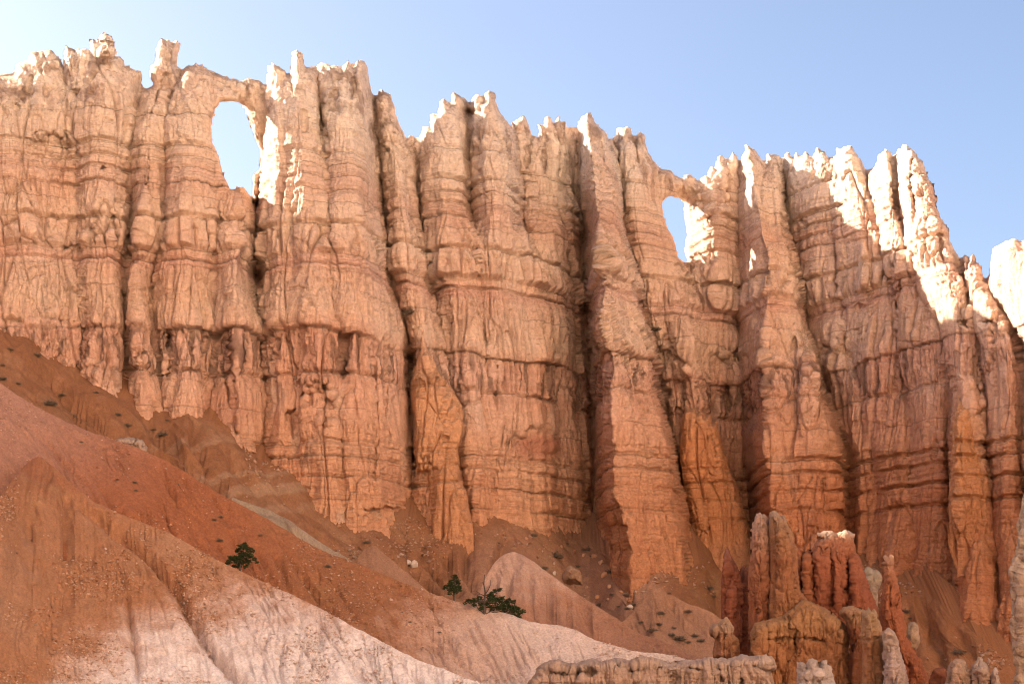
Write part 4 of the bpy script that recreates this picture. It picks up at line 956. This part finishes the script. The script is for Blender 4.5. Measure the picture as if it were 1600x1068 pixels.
# the hoodoo cluster in front, lower right
HG = "red hoodoos clustered in front of the wall"
rock("hoodoo", [(1129, 1010), (1128, 930), (1129, 900), (1131, 870), (1135, 853), (1139, 862), (1144, 874), (1150, 884), (1155, 895), (1158, 920), (1160, 1010)], 134, 1.0, 13, "thin dark red hoodoo with a needle point, left of the twin towers", "hoodoo", HG, stops((850, .40, .17, .11), (890, .36, .125, .07), (1000, .34, .11, .06)), strata_amp=.4, joints=[([(1152, 890), (1150, 960)], 2, .3)])
rock("hoodoo", [(1153, 1030), (1154, 930), (1158, 890), (1162, 880), (1167, 886), (1174, 880), (1176, 1030)], 135, .9, 9, "narrow shadowed hoodoo between the needle-pointed one and the twin towers", "hoodoo", HG, stops((870, .36, .13, .075), (1000, .31, .10, .055)), strata_amp=.4, joints=[([(1166, 888), (1164, 990)], 2, .4)])
rock("hoodoo", [(1170, 1000), (1169, 900), (1172, 870), (1173, 830), (1177, 812), (1181, 802), (1187, 800), (1194, 803), (1199, 808), (1204, 816), (1205, 840), (1206, 900), (1206, 1000)], 131, 1.3, 16, "left of the twin towers, rough pale head on a red shaft", "hoodoo", HG, stops((798, .56, .36, .27), (850, .50, .26, .17), (890, .42, .17, .09), (960, .38, .14, .07)), strata_amp=.4)
rock("hoodoo", [(1200, 990), (1203, 900), (1202, 830), (1202, 806), (1207, 798), (1214, 800), (1219, 806), (1226, 806), (1232, 818), (1238, 832), (1241, 845), (1246, 860), (1246, 900), (1250, 922), (1262, 938), (1290, 950), (1300, 990)], 130, 1.6, 16, "right of the twin towers, flat smooth face, grey tip, sloping right edge", "hoodoo", HG, stops((798, .46, .31, .23), (820, .42, .22, .12), (880, .40, .165, .08), (960, .42, .19, .09)), strata_amp=.35, joints=[([(1221, 806), (1233, 850), (1241, 920)], 2, .35)])
rock("rock_outcrop", [(1166, 1090), (1172, 1035), (1172, 990), (1180, 974), (1200, 968), (1222, 962), (1240, 948), (1250, 938), (1262, 937), (1285, 948), (1303, 958), (1316, 971), (1326, 984), (1328, 1000), (1324, 1012), (1330, 1050), (1338, 1090)], 128.6, 2.4, 13, "big orange-brown block with a ledge, carrying the twin towers", "rock", None, stops((930, .44, .21, .10), (975, .48, .25, .12), (1010, .44, .19, .085), (1070, .46, .20, .09)), size=.7, amp=.9, strata_amp=.4,
     joints=[([(1242, 990), (1240, 1020)], 7, 1.4), ([(1198, 975), (1199, 1030)], 4, 1.1), ([(1180, 1000), (1250, 996), (1325, 1006)], 3, .5), ([(1290, 1000), (1292, 1060)], 3, .4)])
rock("hoodoo_wall", [(1238, 960), (1240, 880), (1240, 850), (1250, 856), (1256, 862), (1262, 858), (1266, 862), (1272, 850), (1277, 842), (1275, 838), (1276, 832), (1284, 830), (1292, 828), (1300, 829), (1308, 833), (1316, 830), (1321, 828), (1330, 831), (1336, 834), (1334, 842), (1338, 862), (1344, 870), (1348, 884), (1352, 898), (1362, 925), (1371, 950), (1374, 990), (1300, 990)], 139, 2.2, 16, "wall of red organ-pipe columns with a thin bright cap", "hoodoo", HG,
     lambda px, py, P: mixc(stops((826, .66, .48, .36), (834, .60, .40, .28), (845, .48, .20, .11), (872, .42, .145, .075), (960, .36, .115, .06))(px, py, P), MIDRED, sstep(1275, 1262, px)), strata_amp=.15, fl=.4, ribs=organ_pipes,
     joints=[([(1254, 868), (1254, 940)], 4, 1.2), ([(1269, 868), (1272, 930)], 4, 1.4), ([(1296, 862), (1300, 900), (1298, 950)], 3.5, 1.2), ([(1322, 870), (1327, 900), (1327, 960)], 5, 1.8), ([(1311, 880), (1314, 950)], 2.5, .5), ([(1276, 842), (1300, 839), (1334, 843)], 2.5, .5)])
rock("hoodoo", [(1376, 1000), (1374, 960), (1376, 930), (1380, 905), (1379, 890), (1377, 880), (1379, 870), (1384, 867), (1388, 871), (1392, 866), (1396, 870), (1395, 882), (1398, 895), (1402, 905), (1407, 925), (1410, 950), (1414, 968), (1417, 990), (1424, 1010), (1440, 1030), (1458, 1080), (1400, 1090), (1380, 1040)], 128, 1.5, 15, "lone red hoodoo with two pale knobs on its head", "hoodoo", HG, stops((864, .68, .50, .38), (874, .50, .26, .16), (900, .46, .18, .09), (940, .42, .145, .07), (1060, .38, .125, .06)), strata_amp=.3, joints=[([(1404, 930), (1400, 938), (1396, 950)], 4, .6), ([(1379, 884), (1395, 884)], 2, .25)])
rock("rock_block", [(1346, 940), (1349, 888), (1356, 885), (1366, 889), (1377, 895), (1376, 910), (1371, 925), (1371, 950)], 146, 1.2, 9, "pale grey block wedged behind the organ-pipe columns and the two-knobbed hoodoo", "rock block", None, stops((880, .46, .38, .29), (930, .50, .34, .24)), strata_amp=.3)
rock("hoodoo", [(1324, 1090), (1327, 1000), (1322, 970), (1311, 958), (1316, 948), (1328, 946), (1340, 947), (1350, 952), (1352, 990), (1346, 1090)], 127, 1.4, 12, "brown hoodoo with a lumpy dark head, right of the big orange-brown block", "hoodoo", HG, stops((944, .46, .27, .16), (972, .42, .21, .11), (985, .32, .12, .06), (1060, .32, .12, .055)), strata_amp=.4)
rock("hoodoo", [(1352, 1090), (1348, 1050), (1346, 1008), (1343, 996), (1346, 975), (1344, 960), (1348, 950), (1352, 954), (1357, 948), (1362, 953), (1366, 950), (1370, 960), (1376, 978), (1380, 1000), (1380, 1040), (1384, 1090)], 122, 1.4, 15, "tan column with a chipped crown of stubs in front of the lone red hoodoo", "hoodoo", HG, stops((946, .46, .30, .18), (985, .48, .27, .15), (1010, .44, .20, .10), (1070, .46, .23, .12)), strata_amp=.5, joints=[([(1345, 997), (1362, 1000), (1378, 994)], 3, .35)])
rock("hoodoo", [(1378, 1090), (1380, 1040), (1378, 1000), (1380, 984), (1388, 980), (1396, 986), (1403, 1000), (1408, 1024), (1416, 1050), (1424, 1090)], 120, 1.4, 15, "pale pink crumbly hoodoo below the lone red one", "hoodoo", HG, stops((980, .58, .40, .30), (1030, .58, .42, .36), (1070, .54, .38, .32)), strata_amp=.3)
rock("rock_block", [(1418, 1016), (1418, 985), (1420, 973), (1428, 971), (1434, 976), (1436, 1000), (1430, 1014)], 132, .8, 7, "small pale block leaning on the right side of the lone red hoodoo", "rock block", None, stops((970, .54, .36, .24), (1015, .54, .34, .22)), strata_amp=.3)
rock("hoodoo", [(1114, 1020), (1118, 1000), (1109, 990), (1108, 982), (1113, 972), (1122, 972), (1128, 966), (1136, 963), (1142, 972), (1148, 978), (1146, 990), (1155, 1000), (1158, 1034), (1114, 1034)], 129, 1.2, 12, "squat hoodoo with a lumpy tan cap, left foot of the cluster", "hoodoo", HG, stops((962, .50, .31, .20), (984, .50, .31, .21), (998, .42, .19, .10), (1030, .40, .18, .10)), strata_amp=.4, joints=[([(1110, 994), (1130, 993), (1148, 990)], 3, .4)])
rock("rock_ledge", [(800, 1100), (836, 1052), (838, 1042), (852, 1034), (872, 1030), (890, 1036), (905, 1034), (925, 1028), (938, 1032), (960, 1028), (985, 1030), (1000, 1024), (1020, 1027), (1050, 1034), (1075, 1030), (1110, 1026), (1140, 1028), (1160, 1022), (1176, 1024), (1190, 1020), (1206, 1022), (1212, 1032), (1215, 1044), (1208, 1052), (1212, 1066), (1206, 1110)], 126.8, 2.4, 10, "pale cracked ledge of crumbling blocks along the bottom edge", "rock ledge", None,
     stops((1018, .66, .50, .42), (1040, .60, .42, .33), (1070, .58, .38, .28)), size=.8, amp=1.1, strata_amp=.3, fl=.5, lay=1.6, wig=2.6, joints=[([(905, 1036), (903, 1066)], 5, 1.0), ([(985, 1030), (990, 1066)], 4, 1.0), ([(1058, 1036), (1054, 1066)], 5, 1.1), ([(845, 1046), (880, 1052), (930, 1048)], 5, .9), ([(960, 1040), (1000, 1046), (1040, 1042)], 4, .7), ([(1120, 1034), (1128, 1060)], 4, .7), ([(1155, 1040), (1158, 1068)], 4, .8), ([(1080, 1044), (1110, 1050)], 3, .6), ([(1180, 1040), (1212, 1050)], 3, .6)])
rock("hoodoo", [(1240, 1090), (1244, 1050), (1245, 1034), (1251, 1032), (1258, 1036), (1262, 1030), (1268, 1028), (1276, 1031), (1280, 1038), (1284, 1030), (1290, 1029), (1297, 1040), (1302, 1056), (1310, 1090)], 110, 1.5, 14, "pale double-headed stub at the bottom edge in front of the big orange-brown block", "hoodoo", "pale stubs along the bottom edge", stops((1026, .62, .46, .37), (1070, .64, .50, .43)), lay=2.2, size=.5, strata_amp=.4, joints=[([(1260, 1036), (1259, 1060)], 3, .5), ([(1281, 1036), (1280, 1064)], 3, .5)])
rock("hoodoo", [(1478, 1090), (1482, 1050), (1486, 1034), (1494, 1029), (1502, 1031), (1510, 1040), (1516, 1050), (1515, 1090)], 116, 1.2, 11, "tan rounded stub at the bottom edge, left of the knob-topped one", "hoodoo", "pale stubs along the bottom edge", stops((1026, .56, .38, .28), (1070, .46, .27, .18)), size=.5, strata_amp=.5)
rock("hoodoo", [(1514, 1090), (1518, 1050), (1521, 1036), (1527, 1030), (1529, 1025), (1533, 1026), (1535, 1032), (1542, 1040), (1546, 1052), (1552, 1090)], 115, 1.1, 11, "tan stub with a tiny knob on top at the bottom edge", "hoodoo", "pale stubs along the bottom edge", stops((1024, .58, .42, .32), (1070, .48, .28, .19)), size=.5, strata_amp=.5)
rock("hoodoo", [(1548, 1090), (1550, 1056), (1553, 1044), (1556, 1042), (1559, 1050), (1564, 1070), (1566, 1090)], 114, .6, 6, "smallest pale stub at the bottom edge, beside the knob-topped one", "hoodoo", "pale stubs along the bottom edge", stops((1040, .62, .46, .38), (1070, .56, .38, .30)), size=.5, strata_amp=.4)
rock("hoodoo", [(1452, 1090), (1455, 1054), (1462, 1046), (1474, 1044), (1480, 1056), (1482, 1090)], 120, .9, 9, "dark red stub at the bottom edge beside the tan rounded one", "hoodoo", "pale stubs along the bottom edge", stops((1040, .36, .14, .08), (1070, .30, .10, .05)), size=.5, strata_amp=.4)
rock("hoodoo", [(1580, 1090), (1584, 1060), (1590, 1048), (1598, 1044), (1612, 1050), (1620, 1090)], 114, 1.0, 9, "tan stub cut by the right edge of the picture", "hoodoo", "pale stubs along the bottom edge", stops((1040, .58, .40, .30), (1070, .50, .32, .24)), size=.5, strata_amp=.4)
rock("hoodoo", [(1588, 985), (1586, 940), (1585, 900), (1590, 874), (1594, 850), (1593, 820), (1597, 790), (1602, 770), (1620, 760), (1660, 800), (1670, 1090), (1600, 1090)], 92, 1.4, 16, "pale grey-tan column half out of the picture at the right edge", "hoodoo", None, stops((770, .54, .40, .28), (880, .56, .42, .33), (980, .54, .38, .28)), size=.6, strata_amp=.5)


# ------------------------------------------------------------------ plants, boulders, rubble
SURF['wall'] = WALL


def on(surface, qx, qy):
    px, py, P = SURF[surface][:3]
    c = int(np.clip(np.searchsorted(px[0], qx), 0, px.shape[1] - 1))
    r = int(np.clip(np.searchsorted(py[:, c], qy), 0, px.shape[0] - 1))
    return P[r, c]


M_NEEDLE = flat_material("pine_needles", (.026, .040, .013), .45, 3.0)
M_BARK = flat_material("bark", (.075, .055, .045), .3, 12.0)
M_TWIG = flat_material("sagebrush_twigs", (.15, .115, .085), .35, 9.0)


def tube(V, F, a, b, ra, rb, n=6):
    a = np.array(a, float); b = np.array(b, float); d = b - a; d /= np.linalg.norm(d) + 1e-9
    u = np.cross(d, [0.3, .8, .5]); u /= np.linalg.norm(u); w = np.cross(d, u); k = len(V)
    for p, r in ((a, ra), (b, rb)):
        for i in range(n):
            t = 2 * pi * i / n; V.append(p + r * (cos(t) * u + sin(t) * w))
    for i in range(n):
        j = (i + 1) % n; F.append((k + i, k + j, k + n + j, k + n + i))


def tuft(V, F, p, r, n, rg):
    """a tuft of needles: thin blades pointing outwards and up"""
    for _ in range(n):
        d = rg.normal(size=3); d[2] = abs(d[2]) * .8 + .1; d /= np.linalg.norm(d)
        s = np.cross(d, rg.normal(size=3)); s /= np.linalg.norm(s) + 1e-9
        L = r * rg.uniform(.6, 1.1); w = r * rg.uniform(.09, .15); k = len(V); q = p + d * r * .08
        V += [q - s * w, q + s * w, q + d * L + s * w * .4, q + d * L - s * w * .4]; F.append((k, k + 1, k + 2, k + 3))


def limb(V, F, a, b, r, rg, seg=4, wob=.12):
    pts = [np.array(a, float)]; L = np.linalg.norm(np.array(b) - a)
    for i in range(1, seg + 1):
        t = i / seg; pts.append(np.array(a) * (1 - t) + np.array(b) * t + (rg.normal(size=3) * wob * L / seg if i < seg else 0) + np.array([0, 0, .1 * L * t * (1 - t)]))
    for i in range(seg): tube(V, F, pts[i], pts[i + 1], r * (1 - .8 * i / seg), r * (1 - .8 * (i + 1) / seg), 5)
    return pts


def pine(base, Y, blobs, trunk_pts, label, dead=(), seed=1, tr=.09, dens=1.0):
    """blobs: clumps of foliage as (px, py, radius px); trunk_pts in photo pixels at distance Y"""
    rg = np.random.default_rng(seed); k = Y / FPX
    b0 = np.array([(base[0] - CX) * k, Y, (HZ - base[1]) * k])
    w = lambda q, dy=0.0: np.array([(q[0] - CX) * k, Y + dy, (HZ - q[1]) * k]) - b0
    root = link("pine_tree", None, label, "tree", loc=b0)
    V = []; F = []
    tp = [w(q) for q in trunk_pts]; tp[0] = tp[0] - np.array([0, 0, .5])
    for i in range(len(tp) - 1):
        tube(V, F, tp[i], tp[i + 1], tr * (1 - .7 * i / len(tp)), tr * (1 - .7 * (i + 1) / len(tp)), 7)
    CV = []; CF = []
    for bx, by, br in blobs:
        c = w((bx, by), rg.uniform(-.6, .6) * br * k * 2); R = br * k
        j = int(np.argmin([np.linalg.norm(c - t) + max(0, (t - c)[2]) for t in tp])); limb(V, F, tp[j], c, tr * .4, rg)
        for _ in range(int(22 * dens)):
            d = rg.normal(size=3); d /= np.linalg.norm(d); q = c + d * R * rg.uniform(.2, 1.0) ** .5 * np.array([1, 1.1, .8])
            tuft(CV, CF, q, R * .6, 12, rg)
    link("trunk", raw_mesh("trunk", np.array(V), np.array(F), None, M_BARK), parent=root)
    link("crown", raw_mesh("crown", np.array(CV), np.array(CF), None, M_NEEDLE, False), parent=root)
    if dead:
        V = []; F = []
        for pts, r in dead:
            q = [w(p, rg.uniform(-.2, .2)) for p in pts]
            for i in range(len(q) - 1): tube(V, F, q[i], q[i + 1], r * (1 - .75 * i / len(q)), r * (1 - .75 * (i + 1) / len(q)), 5)
        link("dead_branch", raw_mesh("dead_branch", np.array(V), np.array(F), None, M_BARK), parent=root, label="bare dead fork sticking up out of the green")
    return root


pine((372, 888), 136.5, [(378, 855, 6), (383, 851, 5), (372, 861, 6), (388, 858, 6), (394, 861, 4), (365, 872, 7), (358, 878, 5), (373, 876, 8), (384, 869, 7), (391, 868, 6), (380, 882, 8), (368, 884, 6), (398, 874, 4), (360, 871, 4), (388, 878, 5), (354, 881, 3), (401, 878, 3), (376, 868, 6)], [(374, 890), (376, 878), (379, 868), (381, 858)], "bushy dark green pine alone on the crest of the near slope", seed=3, dens=1.2)
pine((709, 938), 141.3, [(710, 902, 5), (713, 907, 5), (706, 909, 5), (716, 911, 4), (701, 914, 4), (708, 916, 7), (715, 919, 6), (697, 917, 4), (703, 921, 5), (712, 925, 5), (719, 921, 4), (703, 927, 4), (711, 900, 3), (694, 919, 2.5)], [(709, 940), (709, 930), (710, 918), (711, 904)], "small upright pine with a dark double trunk on the slope crest", seed=5, tr=.10)
pine((757, 944), 139.5, [(744, 937, 5), (737, 940, 5), (731, 938, 4), (749, 934, 4), (752, 942, 6), (765, 935, 6), (770, 929, 6), (775, 923, 5), (781, 921, 4), (772, 939, 8), (782, 937, 8), (790, 944, 8), (798, 950, 8), (785, 952, 8), (806, 954, 7), (812, 957, 5), (818, 955, 4), (793, 938, 5), (801, 941, 4), (763, 946, 7), (800, 960, 6), (811, 963, 5), (778, 948, 7), (770, 951, 6), (726, 942, 3), (804, 938, 2.5), (741, 945, 4), (752, 950, 5)], [(757, 950), (757, 940), (757, 930)], "low sprawling pine with a bare dead fork on the slope crest",
     dead=[([(757, 942), (758, 925), (756, 912), (757, 897)], .075), ([(758, 928), (763, 921), (766, 914), (766, 905)], .05), ([(756, 914), (754, 909)], .03), ([(757, 930), (750, 927), (744, 923)], .04), ([(756, 935), (748, 938), (738, 944)], .05), ([(750, 927), (745, 930)], .025)], seed=8, tr=.12, dens=1.1)


def shrub_mesh(seed):
    rg = np.random.default_rng(seed); V = []; F = []
    for _ in range(150):
        d = rg.normal(size=3); d[2] = abs(d[2]) * .75 + .15; d /= np.linalg.norm(d)
        L = rg.uniform(.5, 1.0) * (1 if d[2] < .8 else .8); p0 = np.array([rg.normal() * .12, rg.normal() * .12, -.1]); m = p0 + d * L * .6; e = m + (d + rg.normal(size=3) * .5) * L * .4
        s = np.cross(d, rg.normal(size=3)); s /= np.linalg.norm(s); w = .018; k = len(V)
        V += [p0 - s * w, p0 + s * w, m + s * w * 1.6, m - s * w * 1.6, e + s * w, e - s * w]; F += [(k, k + 1, k + 2, k + 3), (k + 3, k + 2, k + 4, k + 5)]
        for _ in range(3):
            q = m + (e - m) * rg.uniform(0, 1.2) + rg.normal(size=3) * .07; a = rg.normal(size=3) * .05; b = rg.normal(size=3) * .05; k = len(V)
            V += [q - a, q - b, q + a, q + b]; F.append((k, k + 1, k + 2, k + 3))
    return raw_mesh("shrub", np.array(V), np.array(F), None, M_TWIG, False)


SHR = [shrub_mesh(s) for s in (1, 2, 3, 4)]
LS = "dark scraggly sagebrush on the brown talus at the left foot of the wall"
RS = "dark scraggly sagebrush on the rocky talus beneath the knife-edged fin"
NS = "tiny dark scrub tuft on the red-brown front slopes"
HS = "dark sagebrush on the orange slope right of the hoodoos"
SP = [(14, 549, 9, 't', LS), (57, 560, 9, 't', LS), (5, 568, 8, 't', LS), (5, 587, 8, 't', LS), (30, 595, 11, 't', LS), (80, 629, 14, 't', "largest dark sagebrush low on the left talus"), (122, 632, 10, 't', LS), (186, 643, 8, 't', LS), (204, 656, 9, 't', LS), (243, 662, 8, 't', LS), (255, 672, 10, 't', LS), (261, 653, 7, 't', LS), (100, 605, 7, 't', LS), (150, 612, 7, 't', LS),
      (870, 867, 18, 't', "largest grey-brown bush on the rocky talus beneath the knife-edged fin"), (851, 886, 9, 't', RS), (902, 884, 9, 't', RS), (915, 857, 9, 't', RS), (922, 866, 8, 't', RS), (945, 887, 10, 't', RS), (959, 930, 9, 't', RS), (972, 925, 9, 't', RS), (991, 933, 8, 't', RS), (994, 951, 9, 't', RS), (937, 945, 8, 't', RS), (1045, 922, 8, 'c', RS), (1106, 919, 10, 't', RS), (1113, 932, 9, 't', RS), (1077, 951, 9, 'c', RS), (1035, 954, 9, 'c', RS), (1048, 992, 11, 'c', RS), (1062, 998, 12, 'c', RS), (1074, 1004, 11, 'c', RS), (1020, 985, 9, 'c', RS), (1000, 968, 8, 'c', RS), (1030, 972, 9, 'c', RS), (1095, 1000, 9, 'c', RS), (885, 850, 7, 't', RS), (832, 838, 7, 't', RS), (780, 845, 6, 't', RS), (573, 846, 7, 't', RS), (1052, 978, 8, 'c', RS), (1086, 990, 8, 'c', RS), (980, 950, 7, 't', RS), (965, 945, 7, 't', RS),
      (1412, 948, 8, 't', HS), (1419, 954, 8, 't', HS), (1495, 1016, 13, 't', HS),
      (212, 768, 6, 'f', NS), (210, 755, 6, 'f', NS), (127, 690, 5, 'f', NS), (183, 751, 5, 'f', NS), (277, 753, 6, 'f', NS), (334, 812, 9, 'f', NS), (344, 843, 6, 'f', NS), (192, 812, 4, 'f', NS), (406, 836, 5, 'f', NS), (511, 884, 8, 'f', "flat dark tuft alone on the upper front slope, left of the upright pine"), (280, 905, 4, 'n', NS), (685, 983, 4, 'f', NS), (661, 1005, 4, 'f', NS), (640, 969, 3, 'f', NS), (628, 954, 3, 'f', NS), (28, 860, 4, 'n', NS), (345, 806, 7, 'f', NS), (150, 880, 4, 'n', NS),
      (641, 489, 13, 'w', "dark bush on the ledge beside the slender tower"), (404, 461, 13, 'w', "dark bush wedged in the chimney below the larger window"), (1024, 516, 10, 'w', "dark scrub on the ledge right of the knife-edged fin"), (708, 505, 7, 'w', "thin scrub on the ledge below the central crag")]
for i, (qx, qy, r, sf, lb) in enumerate(SP):
    p = on({'t': 'talus_slope', 'f': 'front_slope', 'n': 'near_slope', 'c': 'cone_mound', 'w': 'wall'}[sf], qx, qy)
    R = r * p[1] / FPX * .8 * (1 + .3 * sin(i * 2.7))
    o = link("sagebrush" if sf != 'w' else "bush", SHR[i % 4], lb, "shrub", "sagebrush scattered over the slopes" if sf != 'w' else "bushes on wall ledges", loc=p + np.array([0, -.12, 0]))
    o.scale = (R, R, R * .72); o.rotation_euler = (0, 0, i * 1.7)


def boulder_mesh(seed, col):
    rg = np.random.default_rng(seed)
    n = 14; m = 22
    th = np.linspace(0, pi, n)[:, None]; ph = np.linspace(0, 2 * pi, m)[None]
    P = np.stack([np.sin(th) * np.cos(ph), np.sin(th) * np.sin(ph), np.cos(th) + 0 * ph], -1)
    Rr = np.full((n, m), 1.0)
    for _ in range(14):                                   # shear off flat faces
        d = rg.normal(size=3); d /= np.linalg.norm(d); h = rg.uniform(.55, .9)
        Rr = np.minimum(Rr, h / np.maximum(P @ d, 1e-3))
    P = P * Rr[..., None]
    P = P * (1 + .10 * fbm(P[..., 0] * 2.2 + seed, P[..., 1] * 2.2, P[..., 2] * 2.2, 4)[..., None])
    P[:, -1] = P[:, 0]
    c = np.broadcast_to(np.array(col), P.shape)
    return make_mesh("boulder", [(P[:, ::-1], c, np.ones((n - 1, m - 1), bool), False)], M_ROCK2)


BO = [boulder_mesh(1, (.50, .27, .16)), boulder_mesh(2, (.54, .32, .20)), boulder_mesh(3, (.64, .52, .44)), boulder_mesh(4, (.46, .22, .12))]
WB = "white boulder on the talus"
TB = "tan boulder among the sagebrush beneath the knife-edged fin"
BP = [(926, 866, 5, 0, TB), (935, 876, 5, 1, TB), (910, 866, 3, 1, TB), (983, 941, 5, 2, "white rounded boulder below the foot of the knife-edged fin"), (867, 895, 4, 2, "white boulder beside the pink mound's upper edge"), (948, 914, 5, 1, TB), (967, 922, 4, 0, TB), (955, 905, 4, 3, TB), (640, 873, 6, 2, "left of two white blocks on the talus above the upright pine"), (650, 878, 8, 2, "right and larger of two white blocks on the talus above the upright pine"), (905, 895, 4, 0, TB), (930, 930, 4, 3, TB), (915, 915, 3, 1, TB), (875, 855, 3, 0, TB), (895, 862, 3, 3, TB), (990, 962, 4, 0, TB), (1010, 975, 4, 1, TB), (850, 850, 3, 1, TB), (820, 842, 3, 0, TB), (940, 895, 6, 0, TB), (952, 938, 3, 1, TB), (1005, 958, 3, 0, TB)]
for i, (qx, qy, r, k, lb) in enumerate(BP):
    p = on('talus_slope', qx, qy); R = r * p[1] / FPX
    o = link("boulder", BO[k], lb, "boulder", "boulders on the talus", loc=p + np.array([0, 0, R * .2]))
    o.scale = (R * 1.2, R, R * .9); o.rotation_euler = (i * .7, i * 1.1, i * 2.3)

rock("rock_outcrop", [(880, 912), (878, 898), (884, 888), (890, 882), (898, 886), (906, 890), (910, 902), (912, 914)], 176, 1.6, 10, "tan rock knob sticking out of the talus behind the pink mound", "rock", None, stops((880, .54, .32, .20), (912, .48, .26, .15)), strata_amp=.2, size=.5)
rock("rock_outcrop", [(178, 690), (184, 684), (200, 683), (212, 684), (218, 686), (228, 691), (230, 700), (230, 716), (205, 720), (185, 712)], 151.5, 1.4, 10, "pale crumbling block poking over the crest of the red front slope", "rock", None, stops((682, .62, .46, .37), (715, .56, .38, .28)), strata_amp=.3, size=.4, amp=1.0, joints=[([(185, 694), (230, 698)], 2, .3)])


def build_rubble(name, surf, n, r0, r1, seed, colr, box, label):
    """countless stones lying on a slope: one object"""
    px, py, P, cg = SURF[surf]; rg = np.random.default_rng(seed)
    dens = sstep(-.35, .55, fbm(px / 60, py / 60, px * 0 + seed, 3)) ** 1.5
    ok = (px > box[0]) & (px < box[2]) & (py > box[1]) & (py < box[3])
    w = (dens * ok).ravel(); idx = rg.choice(len(w), n, p=w / w.sum())
    C = P.reshape(-1, 3)[idx] + rg.normal(size=(n, 3)) * [.05, .05, .0]
    S = r0 + (r1 - r0) * rg.random(n) ** 4
    oct_ = np.array([(1, 0, 0), (-1, 0, 0), (0, 1, 0), (0, -1, 0), (0, 0, 1), (0, 0, -1)], float)
    V = C[:, None] + oct_[None] * S[:, None, None] * rg.uniform(.5, 1.2, (n, 6, 1)) * np.array([1.1, 1, .7]) + rg.normal(size=(n, 6, 3)) * S[:, None, None] * .25
    T = np.array([(0, 2, 4), (2, 1, 4), (1, 3, 4), (3, 0, 4), (2, 0, 5), (1, 2, 5), (3, 1, 5), (0, 3, 5)])
    F = (T[None] + (np.arange(n) * 6)[:, None, None]).reshape(-1, 3)
    cc = (.55 * cg.reshape(-1, 3)[idx] + .45 * np.array(colr)[rg.integers(0, len(colr), n)]) * rg.uniform(.8, 1.3, (n, 1))
    me = raw_mesh(name, V.reshape(-1, 3), F, np.repeat(cc, 6, 0), M_SOIL, False)
    link(name, me, label, kind='stuff')


PEB = [(.50, .28, .17), (.58, .40, .30), (.44, .20, .11), (.64, .50, .42), (.36, .16, .08)]
build_rubble("gravel", 'near_slope', 15000, .02, .17, 1, PEB, (-20, 700, 760, 1075), "small loose stones strewn over the near slope")
build_rubble("gravel", 'front_slope', 14000, .02, .16, 2, PEB, (0, 600, 1150, 1068), "small loose stones strewn over the red and pale front slope")
build_rubble("scree", 'talus_slope', 7500, .03, .34, 3, PEB[:4], (380, 700, 1640, 1060), "broken stones scattered over the talus at the foot of the wall")
